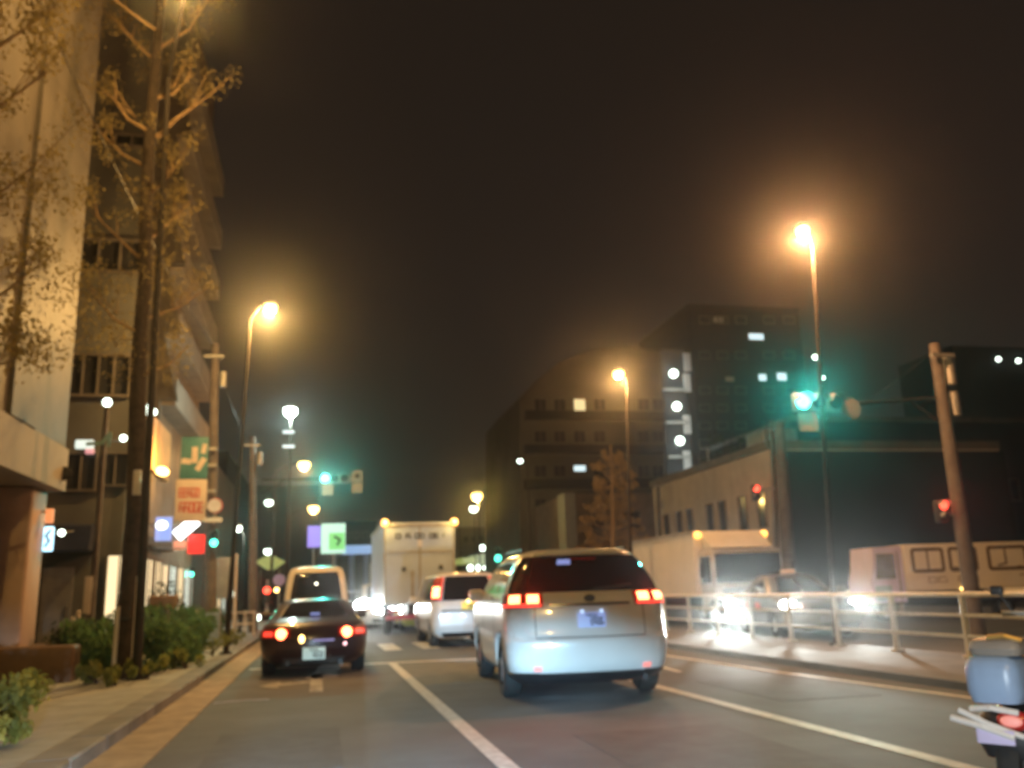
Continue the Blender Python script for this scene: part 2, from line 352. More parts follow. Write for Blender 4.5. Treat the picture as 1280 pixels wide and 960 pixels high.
MB().sphere((-5.10, 30.3, ZB+0.05), 0.20, 1, 2.6, 0.7).build('wall_lamp', EM['far_orange'], C); light(C, 'POINT', (-4.6, 29.5, ZB+0.3), 160, (1, .55, .15), 0.2)
fixp(C)

D = empty('stepped_building', (-8, 36, 0), 'tall brown apartment building with slanting saw-tooth balcony edges above the left pavement', 'building')
xb = at(210, 330, 33).x; xt = at(231, 330, 33).x
poly = [(-14, 3.4), (xb, 3.4)]
zz = at(229, 500, 33).z
ztips = [at(229, p, 33).z for p in (500, 416, 330, 250, 168, 84, 0)]
for i, zt in enumerate(ztips):
    poly += [(xb, zt), (xt, zt+0.02), (xt-0.07, zt+0.30)]
    nz = ztips[i+1] if i+1 < len(ztips) else zt+2.6
    poly += [(xb+0.05, nz-0.35)]
poly += [(xb, ztips[-1]+2.7), (-14, ztips[-1]+2.7)]
MB().prism(poly, 33, 33.35, 'Y').build('end_wall', M['facade_tan'], D)
MB().box(-14, xb-0.25, 33.36, 45, 0.1, ztips[-1]+2.6).build('wall', M['facade_brown'], D)
for i, yy in enumerate((36.5, 38.6, 40.7, 42.8)): window(D, yy, yy+1.7, 0.4, 2.7, xb-0.25, 'X+', glass=EM['room_white'] if i % 2 else EM['room'], frame=M['facade_brown'])
for i, zt in enumerate(ztips[:-1]):
    MB().box(xb-0.24, xt-0.1, 33.36, 44.6, zt-0.12, zt+0.02).box(xt-0.18, xt-0.1, 33.36, 44.6, zt+0.021, zt+0.9).build('balcony', M['concrete'], D)
fixp(D)

G = empty('far_shops', (-9, 60, 0), 'dim row of low far shops receding behind the left utility poles', 'building')
MB().box(-16, -5.6, 46, 60, 0.1, 8.5).build('wall', M['facade_far'], G)
for i in range(5): window(G, 47+i*2.6, 49+i*2.6, 0.5, 2.6, -5.6, 'X+', glass=EM['room_white'] if i in (1, 3) else EM['room'])
MB().box(-14, -6.2, 61, 90, 0.1, 11).build('rear_wall', M['facade_far2'], G)
fixp(G)

# right side
def simple_block(name, label, x0, x1, y0, y1, h, m, wins=(), cat='building', roofh=0.35, parapet=True):
    e_ = empty(name, ((x0+x1)/2, (y0+y1)/2, 0), label, cat)
    MB().box(x0, x1, y0, y1, 0.0, h).build('wall', m, e_)
    if parapet: MB().box(x0-0.12, x1+0.12, y0-0.12, y1+0.12, h+0.002, h+roofh).build('roof', m, e_)
    for w in wins: window(e_, *w[0], **w[1])
    return e_
H = empty('curved_block', (24, 82, 0), 'large dark apartment block with rounded top and one lit yellow window, behind the parked traffic', 'building')
pts = [(648,690),(650,500),(668,478),(700,452),(740,437),(790,432),(826,440),(832,690)]
poly = [(at(x, y, 75).x, max(0.0, at(x, y, 75).z)) for x, y in pts]
poly[0] = (poly[0][0], 0.0); poly[-1] = (poly[-1][0], 0.0)
MB().prism(poly, 75, 92, 'Y').build('wall', M['facade_far'], H)
for j, pyy in enumerate((505, 545, 588, 630)):
    for i, pxx in enumerate((668, 692, 717, 742, 797, 815)):
        lit = EM['window_warm'] if (i == 2 and j == 0) else EM['window_cool'] if (i == 2 and j == 2) else M['win']
        hh = 16 if lit is EM['window_warm'] else (7 if lit is EM['window_cool'] else 14)
        wpix(H, (pxx, pyy-6), (pxx+15, pyy-6+hh), 75, glass=lit, bars=0 if lit is not M['win'] else 1)
for j, pyy in enumerate((522, 565, 608)):
    q0, q1 = at(655, pyy, 75), at(826, pyy, 75)
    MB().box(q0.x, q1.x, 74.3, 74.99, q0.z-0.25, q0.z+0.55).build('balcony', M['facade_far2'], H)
fixp(H)
I = empty('stair_tower', (34, 84, 0), 'slim stair tower with a column of four bright landing lamps, right of the rounded block', 'building')
xa, xb2 = at(834, 600, 78).x, at(868, 600, 78).x
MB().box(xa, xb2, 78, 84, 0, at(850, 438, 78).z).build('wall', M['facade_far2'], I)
for i, (px, py) in enumerate(((842, 467), (846, 508), (850, 551), (855, 596))):
    q = at(px, py, 77.7); MB().sphere(q, 0.42).build('landing_lamp', EM['far_white'] if i < 3 else emi('dim_landing', (0.5, 0.8, 0.8), 0.8, False), I)
    q = at(px+12, py+20, 77.9); MB().box(xa+0.2, xb2-0.2, 77.75, 77.99, q.z-0.15, q.z+0.1).build('landing', M['concrete'], I)
    light(I, 'POINT', at(px, py, 76.6), 140, (0.75, 0.95, 1.0), 0.3)
for py in (452, 478, 530, 575):
    q = at(860, py, 77.7); MB().box(q.x-0.35, q.x+0.35, 77.8, 77.99, q.z-0.9, q.z+0.9).build('stair_screen', M['sign_pale'], I)
fixp(I)
J = simple_block('dark_tower', 'tall dark tower block with a few small lights, behind the green signal on the right', at(870, 500, 95).x, at(1010, 500, 95).x, 95, 112, at(900, 385, 95).z, M['facade_far2'])
J.location = J.location
for px, py, w, h, k_ in ((945, 421, 18, 7, 'window_cool'), (953, 472, 9, 8, 'far_white'), (977, 471, 11, 9, 'far_white'), (912, 474, 10, 5, 'window_dim'), (898, 400, 12, 6, 'window_dim')):
    q0, q1 = at(px-w/2, py+h/2, 95), at(px+w/2, py-h/2, 95); window(J, q0.x, q1.x, q0.z, q1.z, 95, 'Y', glass=EM[k_] if k_ != 'far_white' else EM['window_cool'], bars=0)
for py in range(400, 640, 22):
    for px in (880, 902, 925, 960, 985):
        if py in (466, 422): continue
        q0, q1 = at(px-5, py+4, 95), at(px+7, py-4, 95); window(J, q0.x, q1.x, q0.z, q1.z, 95, 'Y', bars=0)
fixp(J)
K = empty('white_building', (25, 46, 0), 'cream two-storey building with a row of narrow windows behind the oncoming box truck', 'building')
fx = 21.2
MB().box(fx, 34, 38.6, 54.5, 0, 7.55).build('wall', mat('pale_cream_render', (0.52, 0.46, 0.38), 0.75, nscale=0.9, namt=0.12), K)
MB().box(fx+0.35, 34, 38.30, 38.595, 0, 7.4).build('end_dark_sheet', M['facade_far2'], K)  # dark sheet added over the pale end wall
MB().box(fx-0.2, 34, 38.5, 54.6, 7.552, 7.95).build('roof', M['concrete_dark'], K)
for i, yy in enumerate((39.6, 41.6, 44.0, 45.6, 48.4, 50.0, 52.0)): window(K, yy, yy+0.8, 3.9, 5.6, fx, 'X-', frame=M['facade_brown'], bars=0, glass=M['win'])
for yy in (40, 44, 48): window(K, yy, yy+2.2, 0.6, 2.6, fx, 'X-', frame=M['facade_brown'])
MB().box(fx-0.9, fx-0.02, 38.8, 54.3, 2.95, 3.1).build('canopy', M['concrete'], K)
q = at(765+160, 575, 40)
MB().tube((fx+0.6, 47, 7.96), (fx+0.6, 47, 9.0), 0.05).tube((fx+0.2, 47, 8.9), (fx+1.2, 48, 9.1), 0.05).build('aerial', M['metal_grey'], K)
MB().rbox(fx+1.5, fx+3.5, 42, 44, 7.96, 9.2, 0.1).build('roof_unit', M['metal_grey'], K)
fixp(K)
L = empty('dark_warehouse', (36, 54, 0), 'wide dark flat-roofed building behind the leaning pole on the right', 'building')
xa = at(990, 530, 60).x
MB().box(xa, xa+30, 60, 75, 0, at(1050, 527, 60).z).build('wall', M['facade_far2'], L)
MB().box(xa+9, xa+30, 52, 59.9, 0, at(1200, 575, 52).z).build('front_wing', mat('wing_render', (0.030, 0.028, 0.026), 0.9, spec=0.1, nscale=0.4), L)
MB().box(xa-0.2, xa+30.2, 59.8, 75.2, at(1050, 527, 60).z+0.002, at(1050, 523, 60).z+0.15).build('roof', M['concrete_dark'], L)
for px in (1030, 1070, 1110): wpix(L, (px-12, 560), (px+10, 590), 60, bars=1)
wpix(L, (1011, 664), (1026, 690), 60, glass=EM['window_dim'], bars=0)
wpix(L, (1210, 600), (1240, 625), 52, bars=1); wpix(L, (1250, 600), (1275, 625), 52, bars=1)
for px, py in ((1247, 448), (1273, 450)): pass
fixp(L)
N_ = empty('hill_apartments', (95, 130, 0), 'black far apartment building with two small white lights at the right edge', 'building')
q0, q1 = at(1190, 440, 130), at(1400, 440, 130)
MB().box(q0.x, q1.x, 130, 145, 0, at(1190, 432, 130).z).build('wall', M['facade_far2'], N_)
for px, py, c in ((1248, 449, 'far_white'), (1273, 451, 'far_white'), (1214, 527, 'window_warm'), (1232, 527, 'window_warm')): MB().sphere(at(px, py, 129.6), 0.42).build('window_lamp', EM[c], N_)
fixp(N_)
O_ = empty('low_brown_block', (20, 66, 0), 'low brown flat-roofed building with a pale chimney wall, directly above the white SUV', 'building')
q0, q1 = at(712, 680, 62), at(822, 680, 62)
MB().box(q0.x, q1.x, 62, 72, 0, at(760, 617, 62).z).build('wall', M['facade_brown'], O_)
q0, q1 = at(708, 680, 60), at(722, 680, 60); MB().box(q0.x, q1.x, 60, 61.9, 0, at(715, 616, 60).z).build('pale_wall', M['sign_grey'], O_)
wpix(O_, (735, 640), (755, 660), 62); wpix(O_, (775, 640), (800, 660), 62)
fixp(O_)
# far backdrop blocks in the middle
for nm, lb, a, b_, Y, m_ in (('far_block', 'far dark low building above the blue lit sign', (425, 655), (470, 755), 120, 'facade_far2'),
                       ('far_block', 'far dim building beyond the lime canopy on the left', (300, 610), (395, 755), 130, 'facade_far2'),
                       ('far_block', 'far dim low roofline behind the filling station', (575, 662), (660, 755), 140, 'facade_far')):
    q0, q1 = at(a[0], a[1], Y), at(b_[0], b_[1], Y)
    e_ = simple_block(nm, lb, q0.x, q1.x, Y, Y+14, q0.z, M[m_], [((q0.x+1.2*i+0.6, q0.x+1.2*i+1.3, q0.z-1.9, q0.z-1.1, Y, 'Y'), dict(bars=0)) for i in range(3)]); fixp(e_)
e_ = empty('filling_station', (14, 95, 0), 'small filling station canopy glowing pale green with three white lamps, behind the white minivan', 'building')
q0, q1 = at(578, 712, 95), at(632, 692, 95)
MB().box(q0.x+1.7, q1.x, 95, 102, q0.z+0.6, q1.z).build('canopy', EM['canopy'], e_)
MB().box(q0.x, q0.x+1.6, 95.5, 102, q0.z+0.7, q1.z-0.3).build('canopy_wing', EM['sign_lime'], e_)
for px in (588, 598, 608): MB().sphere(at(px, 710, 94.8), 0.33).build('canopy_lamp', EM['far_white'], e_)
for px in (590, 625): q = at(px, 720, 96); MB().tube((q.x, 98, 0), (q.x, 98, q1.z-0.4), 0.15).build('column', M['metal_grey'], e_)
MB().sphere(at(603, 685, 94.8), 0.33).build('roof_lamp', EM['far_white'], e_)
fixp(e_)
e_ = empty('lime_canopy', (-5, 75, 0), 'yellow-green lit shop canopy low beyond the left utility pole', 'canopy')
q0, q1 = at(318, 712, 75), at(356, 694, 75)
MB().prism([(q0.x, q0.z+0.6), (q0.x+0.9, q0.z), (q1.x-0.9, q0.z), (q1.x, q0.z+0.6), (q1.x-0.9, q1.z), (q0.x+0.9, q1.z)], 75, 77, 'Y').build('roof', EM['sign_lime'], e_)
for dx in (0.4, 1.9): MB().tube((q0.x+dx, 76, 0), (q0.x+dx, 76, q0.z), 0.06).build('post', M['metal_grey'], e_)
fixp(e_)

# ------------------------------------------------------------------ street lamps
LAMP_GAIN = 0.27
def warm(c): return c if c[2] > 0.5 else (1.0, c[1]*0.94, 0.17)
GL = 'sodium street lamps along the road'
def street_lamp(base, head, label, power, em='sodium', col=SOD, r=0.065, hs=0.135, group=GL, lean=None, pole_m=None):
    """pole at base, arm to head (world points)"""
    e_ = empty('street_lamp', base, label, 'street lamp', group)
    b0 = Vector((0, 0, 0)); h = Vector(head)-Vector(base)
    top = Vector((lean[0], lean[1], h.z-0.25)) if lean else Vector((0, 0, h.z-0.35))
    pm = pole_m or M['steel_pole']
    MB().tube(b0, b0+(top-b0)*0.25, r, r*0.85).tube(b0+(top-b0)*0.25, top, r*0.8, r*0.55).build('pole', pm, e_)
    MB().tube(b0+Vector((0,0,0.005)), b0+Vector((0,0,0.05)), r*2.0).build('base_plate', pm, e_)
    mid = top.lerp(h, 0.5)+Vector((0, 0, 0.18)); MB().path([top, mid, h+Vector((0, 0, 0.16))], r*0.5).build('arm', pm, e_)
    hd = MB().sphere(h+Vector((0, 0, hs*0.55)), hs*0.9, 1.1, 1, 0.5).build('lamp_head', M['metal_grey'], e_)
    MB().sphere(h, hs, 1.0, 1, 0.9).build('lens', EM[em], hd)
    if power: light(e_, 'POINT', h-Vector((0, 0, hs+0.06)), power*LAMP_GAIN, warm(col), 0.07)
    return e_
hd = at(1003, 288, 15.0); street_lamp((9.30, 15.25, 0.09), hd, 'tallest orange street lamp on the right, rising from the median fence', 9500, col=(1.0, 0.49, 0.13), lean=(hd.x+0.28-9.30, -0.1))
hd = at(773, 467, 28.0); street_lamp((9.95, 28.2, 0.0), hd, 'second orange street lamp on the right, in front of the rounded dark block', 6000, col=(1.0, 0.55, 0.14), hs=0.19, lean=(hd.x+0.35-9.95, 0))
street_lamp((-2.3, -7.0, 0.12), (-1.2, -7.0, 8.0), 'extra unseen orange street lamp added behind the viewer to light the car backs', 8000, col=(1.0, 0.66, 0.16))  # unseen lamp added to brighten the backs of the cars
hd = at(596, 620, 60.0); street_lamp((10.6, 60.2, 0.0), hd, 'upper of two far yellow lamps above the box truck roof edge', 2500, em='far_orange', col=(1.0, 0.7, 0.25), hs=0.38)
hd = at(592, 636, 78.0); street_lamp((13.4, 78.2, 0.0), hd, 'lower far pale lamp of the pair beside the box truck', 0, em='far_white', hs=0.38)
hd = at(338, 385, 20.5); street_lamp((-1.96, 20.6, 0.13), hd, 'orange street lamp on the left kerb with a short arm over the road', 6500, col=(1.0, 0.60, 0.13), hs=0.16, lean=(hd.x-0.45+1.96, 0))
hd = at(380, 581, 45.0); street_lamp((-2.3, 45.2, 0.12), hd, 'far orange street lamp just left of the green signal head', 2500, em='far_orange', hs=0.30)
hd = at(392, 636, 67.0); street_lamp((-2.2, 67.2, 0.0), hd, 'farthest orange street lamp, above the purple lightbox', 1200, em='far_orange', hs=0.40)
hd = at(236, -22, 12.5); street_lamp((-2.72, 15.0, 0.12), hd, 'tallest left street lamp, pole beside the tree trunk, head above the picture', 2100, col=(1.0, 0.60, 0.16), hs=0.18, lean=(-0.05, -0.2), r=0.075)
GW = 'small white lamps down the street'
def small_lamp(px, py, Y, label, power=0, hs=None, em='far_white', arm=0.3, base_z=0.12, col=(0.8, 1.0, 0.88)):
    q = at(px, py, Y); return street_lamp((q.x+arm, Y+0.1, base_z), q, label, power, em=em, col=col, r=0.06, hs=hs or Y*0.0045, group=GW)
q = at(363, 514, 34); st = street_lamp((q.x+0.02, 34.1, 0.0), q, 'bright white lamp with two small lit plates below it, above the left signal', 1500, em='led', col=(0.75, 1.0, 0.88), r=0.06, hs=0.26, group=GW)
for dy in (27, 45): p_ = at(361, 514+dy, 34)-Vector((q.x+0.02, 34.1, 0)); MB().box(p_.x-0.22, p_.x+0.22, -0.32, -0.24, p_.z-0.05, p_.z+0.05).build('lit_plate', EM['window_cool'], st)
st.location.x = -2.0 if False else st.location.x
small_lamp(297, 660, 42, 'white lamp just right of the pedestrian signal', 600)
small_lamp(336, 628, 70, 'small white lamp high between the two left poles')
small_lamp(335, 689, 76, 'small white lamp standing over the lime canopy')
small_lamp(322, 771, 40, 'low white lamp beside the dark maroon sedan', 0, arm=-0.15, em='far_white')
small_lamp(290, 742, 34, 'low white lamp near the white pedestrian rail', 0)
small_lamp(650, 576, 48, 'curved-arm white lamp at the left edge of the rounded block', 0, hs=0.16, arm=0.45)
small_lamp(1020, 446, 70, 'small white lamp above the right green signal', 0)
small_lamp(1028, 472, 66, 'faint white lamp right of the right green signal', 0, hs=0.2)

# ------------------------------------------------------------------ utility poles
GU = 'concrete utility poles'
def utility_pole(px0, py0, px1, py1, Y, label, r=0.15, m=None, bz=0.0, boxes=((0.2, 0.8),), step=0.0):
    a = at(px0, py0, Y); a.z = bz; b_ = at(px1, py1, Y+step)
    e_ = empty('utility_pole', a, label, 'utility pole', GU); h = b_-a
    MB().tube((0,0,0), h, r, r*0.7, 14).build('pole', m or M['concrete_pole'], e_)
    for t, w in boxes:
        c = h*(1-t); MB().tube(c+Vector((r+0.08, -0.05, -0.3*w)), c+Vector((r+0.08, -0.05, 0.35*w)), 0.11).build('transformer', M['metal_grey'], e_)
    w = 0.38
    for t in ((0.05,) if r < 0.25 else ()):
        c = h*(1-t); q = MB().box(c.x-0.75*w, c.x+0.75*w, c.y-0.12-r*0.7, c.y-0.04-r*0.7, c.z-0.04, c.z+0.04).build('cross_arm', M['metal_grey'], e_)
    return e_
p1 = utility_pole(262, 812, 269, 430, 26.4, 'tall utility pole behind the red and white shop sign on the left', 0.16, bz=0.12, boxes=((0.13, 0.7),))
p2 = utility_pole(316, 796, 316, 546, 33.7, 'utility pole carrying the left signal arm', 0.17, bz=0.12, boxes=((0.12, 0.7),))
p3 = utility_pole(1226, 818, 1168, 430, 16.5, 'thick leaning utility pole carrying the right signal arm', 0.17, boxes=((0.10, 1.0), (0.22, 0.8)))
p4 = utility_pole(992, 790, 974, 528, 33, 'pale thick pole in front of the right end of the cream building', 0.30, boxes=())
p5 = utility_pole(976, 780, 964, 526, 36, 'thinner utility pole just left of the pale thick pole', 0.13, boxes=((0.15, 0.8),))
p6 = utility_pole(829, 770, 822, 600, 52, 'far utility pole at the left corner of the cream building', 0.17)
def cable(a, b_, sag, label):
    pts = [Vector(a).lerp(Vector(b_), t/14)-Vector((0, 0, sag*4*(t/14)*(1-t/14))) for t in range(15)]
    tag(MB().path(pts, 0.012, 5).build('overhead_cable', M['black']), label, 'cable', 'overhead cables')
t1 = at(269, 436, 26.4); t2 = at(316, 552, 33.7); 
cable(t1, t2, 0.5, 'overhead cable sagging between the two left utility poles')
cable(t2, (-3.2, 60, 8), 0.8, 'overhead cable running from the signal pole down the street')
cable(t1, (-4.6, 5, 11.5), 0.8, 'overhead cable from the tallest left pole towards the tan building')
cable(at(1169, 436, 16.5), at(965, 532, 36), 0.7, 'overhead cable between the leaning pole and the thinner pole')

# ------------------------------------------------------------------ signals
def signal_head(parent, c, lit, n=3, horizontal=True, r=0.15, em='green', small=False):
    """housing with n lamps facing -Y, lit index"""
    c = Vector(c); w = r*2.35; L = w*n
    b = MB(); 
    if horizontal: b.rbox(c.x-L/2, c.x+L/2, c.y, c.y+0.14, c.z-w/2, c.z+w/2, 0.05)
    else: b.rbox(c.x-w/2, c.x+w/2, c.y, c.y+0.2, c.z-L/2, c.z+L/2, 0.05)
    hs = b.build('signal_housing', M['sign_grey'] if horizontal else M['black'], parent)
    for i in range(n):
        o = (i-(n-1)/2)*w; p = c+(Vector((o, 0, 0)) if horizontal else Vector((0, 0, -o)))
        m = EM[em] if i == lit else M['black']
        MB().sphere((p.x, p.y-0.02, p.z), r, 1, 0.35, 1).build('lens', m, hs)
        v = MB()
        for k_ in range(9):
            a0 = math.pi*k_/9; a1 = math.pi*(k_+1)/9; rr = r*1.08
            v.add([(p.x+rr*math.cos(a0), p.y, p.z+rr*math.sin(a0)), (p.x+rr*math.cos(a1), p.y, p.z+rr*math.sin(a1)), (p.x+rr*math.cos(a1), p.y-r*1.4, p.z+rr*math.sin(a1)*1.0), (p.x+rr*math.cos(a0), p.y-r*1.4, p.z+rr*math.sin(a0))], [(0,1,2,3)])
        v.build('visor', M['sign_grey'], hs)
        if i == lit: lp = p
    return lp
GS = 'traffic signals showing green'
# left: arm from pole p2 at about x 325..400
c = at(418, 598, 33.2); base = Vector((p2.location.x+0.17, 33.5, 0.0)); az = c.z
e_ = empty('traffic_signal', (base.x, base.y, az), 'green traffic signal on an arm from the left utility pole', 'traffic signal', GS)
lc = Vector((at(406, 597, 33.2).x+0.36-base.x, -0.3, 0)); 
MB().tube((0, 0, 0), (lc.x-0.5, 0, 0.0), 0.045).tube((0, 0, -0.5), (0.8, 0, -0.02), 0.03).build('arm', M['steel_pole'], e_)
lp = signal_head(e_, lc, 0, r=0.15)
MB().box(lc.x-0.45, lc.x-0.05, -0.28, -0.25, -0.62, -0.22).build('name_plate', M['sign_pale'], e_)
light(e_, 'SPOT', lp+Vector((0, -0.25, 0)), 800, (0.06, 1.0, 0.80), 0.1, aim=(0, -1, -0.10), angle=R_(60), blend=1)
sx_ = MB().rbox(lc.x+0.62, lc.x+1.02, -0.30, -0.26, -0.12, 0.28, 0.015).rbox(lc.x+0.62, lc.x+1.02, -0.30, -0.26, -0.55, -0.18, 0.015).build('arm_sign', M['sign_grey'], e_)
MB().tube((lc.x+0.82, -0.315, 0.09), (lc.x+0.82, -0.302, 0.09), 0.11, n=18).build('symbol', M['black'], sx_); MB().box(lc.x+0.55, lc.x+0.62, -0.27, -0.2, -0.1, 0.0).build('bracket', M['metal_grey'], sx_)
# right: arm from pole p3 to the left
c = at(1004, 502, 16.2); pz = at(1168, 498, 16.5)
e_ = empty('traffic_signal', (pz.x, 16.5, pz.z), 'green traffic signal on a long arm from the leaning right pole', 'traffic signal', GS)
lc = Vector((c.x-pz.x+0.36, -0.3, c.z-pz.z))
MB().tube((0, 0, 0), (lc.x+0.55, 0, lc.z), 0.045).tube((0, 0, -0.5), (-0.7, 0, -0.02), 0.03).build('arm', M['steel_pole'], e_)
lp = signal_head(e_, lc, 0, r=0.16)
MB().rbox(lc.x-0.50, lc.x-0.06, -0.30, -0.26, lc.z-0.62, lc.z-0.24, 0.03).build('name_plate', M['sign_pale'], e_)
MB().tube((lc.x+0.72, -0.34, lc.z-0.14), (lc.x+0.72, -0.31, lc.z-0.14), 0.22, n=24).build('round_sign', M['sign_grey'], e_)
light(e_, 'SPOT', lp+Vector((0, -0.25, 0)), 800, (0.06, 1.0, 0.80), 0.1, aim=(-0.66, -1, -0.16), angle=R_(70), blend=1)

def ped_signal(px, py, Y, label, green, on_pole=None, r=0.10, pole=True, group=None):
    q = at(px, py, Y)
    e_ = empty('pedestrian_signal', (q.x, Y, 0.1 if on_pole is None else q.z), label, 'pedestrian signal', group)
    z = q.z-e_.location.z
    zz = z+(r*1.2 if green else -r*1.2)
    lp = signal_head(e_, (0, -0.1, zz), 1 if green else 0, n=2, horizontal=False, r=r, em='green_small' if green else 'red')
    if on_pole is None and pole: MB().tube((0.0, 0.16, 0), (0.0, 0.16, z+r*3), 0.05).build('pole', M['metal_grey'], e_)
    elif on_pole is not None: MB().tube((0, 0.05, zz+0.1), (on_pole-q.x, 0.0, zz+0.2), 0.03).build('bracket', M['metal_grey'], e_)
    light(e_, 'SPOT', lp+Vector((0, -0.2, 0)), 60, (0.08, 1.0, 0.7) if green else (1, 0.06, 0.04), 0.08, aim=(0, -1, 0), angle=R_(120), blend=1)
    return e_
ped_signal(268, 679, 26.0, 'pedestrian signal showing green under the round sign on the left', True, on_pole=p1.location.x+0.05)
ped_signal(240, 718, 44.0, 'tiny far pedestrian signal showing green below the red shop sign', True)
ped_signal(1175, 632, 16.6, 'pedestrian signal showing red on the leaning right pole', False, on_pole=at(1198, 632, 16.6).x, r=0.10)
ped_signal(944, 611, 35.9, 'far pedestrian signal showing red in front of the cream building', False, on_pole=at(968, 611, 36).x, r=0.15)
ped_signal(622, 698, 80, 'far green signal beside the filling station canopy', True, r=0.30)
ped_signal(997, 735, 24.0, 'small green light seen above the oncoming taxi', True, r=0.12)  # green spot built as a signal head on a pole
ped_signal(334, 738, 42, 'tiny far pedestrian signal glowing red beside the lavender round sign', False, r=0.16)

# ------------------------------------------------------------------ signs
def slab_sign(px0, py0, px1, py1, Y, name, label, m, cat='sign', t=0.12, post=None, frame=True):
    a, b_ = at(px0, py1, Y), at(px1, py0, Y); cx = (a.x+b_.x)/2
    e_ = empty(name, (cx, Y, a.z), label, cat)
    w = (b_.x-a.x)/2; h = b_.z-a.z
    fo = MB().rbox(-w, w, 0, t, 0, h, 0.03).build('panel', m, e_)
    if post is not None: MB().box(min(post-cx, 0), max(post-cx, 0), t+0.002, t+0.06, h*0.3, h*0.36).box(min(post-cx, 0), max(post-cx, 0), t+0.002, t+0.06, h*0.7, h*0.76).build('bracket', M['metal_grey'], e_)
    return e_, w, h, fo
def stroke(b, pts, w, y=-0.012):
    for i in range(len(pts)-1):
        p = Vector((pts[i][0], 0, pts[i][1])); q = Vector((pts[i+1][0], 0, pts[i+1][1])); d = (q-p).normalized(); n = Vector((-d.z, 0, d.x))*w/2
        p -= d*w*0.25; q += d*w*0.25
        vs = [p-n, q-n, q+n, p+n]; b.add([(v.x, y-0.002*(i % 2), v.z) for v in vs]+[(v.x, y+0.011, v.z) for v in vs], [(0,1,2,3),(4,7,6,5),(0,4,5,1),(1,5,6,2),(2,6,7,3),(3,7,4,0)])
post_x = p1.location.x
e_, w, h, fo = slab_sign(224, 546, 261, 598, 25.9, 'shop_sign', 'teal green shop sign with thick white strokes, above the red and white sign', M['teal_sign'], post=post_x)
b = MB(); 
stroke(b, [(-w*0.80, h*0.42), (-w*0.30, h*0.40)], 0.15); stroke(b, [(w*0.05, h*0.40), (w*0.03, h*0.72)], 0.16); stroke(b, [(w*0.30, h*0.22), (w*0.72, h*0.45)], 0.15); stroke(b, [(w*0.65, h*0.62), (w*0.75, h*0.80)], 0.12)
b.build('lettering', M['sign_pale'], e_)
e_, w, h, fo = slab_sign(217, 599, 259, 652, 25.9, 'shop_sign', 'pale shop sign with two rows of red lettering on the left', M['sign_pale'], post=post_x)
b = MB()
def glyphs(b, x0, x1, z0, z1, n, seed, lw=None, y=-0.012):
    rnd = random.Random(seed); cw = (x1-x0)/n; lw = lw or (z1-z0)*0.17
    for i in range(n):
        a = x0+cw*i+cw*0.12; c_ = x0+cw*(i+1)-cw*0.12
        k_ = rnd.randrange(4)
        if k_ == 0: ss = [[(a, z0), (a, z1), (c_, z1), (c_, z0), (a, z0)]]
        elif k_ == 1: ss = [[(c_, z1), (a, z1), (a, z0), (c_, z0)], [(a, (z0+z1)/2), (c_, (z0+z1)/2)]]
        elif k_ == 2: ss = [[(a, z0), (a, z1), (c_, z1)], [(a, (z0+z1)/2), (c_, (z0+z1)/2), (c_, z0)]]
        else: ss = [[(c_, z1), (a, z1), (a, z0), (c_, z0), (c_, (z0+z1)/2)]]
        for s_ in ss: stroke(b, s_, lw, y)
glyphs(b, -w*0.75, w*0.55, h*0.58, h*0.78, 5, 3); glyphs(b, -w*0.7, w*0.85, h*0.22, h*0.44, 5, 5)
b.build('lettering', M['ink_red'], e_)
# round sign with red hexagon back
q = at(268, 632, 25.7); e_ = empty('round_sign', (q.x, 25.7, q.z), 'round pale blue road sign with red edge and white plate below, on the left pole', 'road sign')
MB().tube((0.02, 0, 0), (0.02, 0.03, 0), 0.21, n=28).build('rim', M['sign_red'], e_); MB().tube((0, -0.012, 0), (0, -0.002, 0), 0.185, n=28).build('face', mat('pale_face', (0.55, 0.58, 0.72)), e_)
MB().box(-0.26, 0.22, 0, 0.03, -0.45, -0.33).build('plate', M['plate'], e_); MB().tube((0.0, 0.07, -0.5), (0.0, 0.07, 0.2), 0.03).box(-0.2, 0.0, 0.04, 0.08, -0.1, -0.06).build('bracket', M['metal_grey'], e_)
e_, w, h, fo = slab_sign(193, 646, 215, 676, 27, 'lit_sign', 'rounded blue-white glowing shop sign left of the diamond light', EM['sign_bluel'], post=-5.2)
MB().sphere((-w*0.2, -0.01, h*0.65), w*0.75, 1, 0.15, 0.8).build('white_emblem', EM['sign_white'], e_)
c = at(233, 660, 27.2); e_ = empty('lit_sign', c, 'tilted glowing white box sign like a diamond above the red sign', 'sign')
MB().rbox(-0.36, 0.36, -0.06, 0.06, -0.17, 0.17, 0.04, Matrix.Rotation(R_(-42), 4, 'Y')).build('lightbox', EM['sign_white'], e_); MB().tube((-0.1, 0.06, 0), (-1.0, 0.08, 0.1), 0.03).build('bracket', M['metal_grey'], e_)
e_, w, h, fo = slab_sign(234, 668, 256, 692, 27.4, 'lit_sign', 'bright red glowing shop sign beside the pedestrian signal', EM['sign_redl'], post=-4.7)
e_, w, h, fo = slab_sign(216, 675, 233, 687, 27.6, 'lit_sign', 'small orange glowing sign left of the red sign', EM['sign_orange'], post=-4.8)
e_, w, h, fo = slab_sign(52, 658, 67, 689, 16.6, 'lit_sign', 'cyan-white glowing sign with a curved symbol on the arcade', EM['sign_cyan'], t=0.1, post=-5.2)
b = MB(); stroke(b, [(w*0.5, h*0.85), (-w*0.4, h*0.62), (w*0.35, h*0.42), (-w*0.4, h*0.18)], 0.035); b.build('symbol', M['ink'], e_)
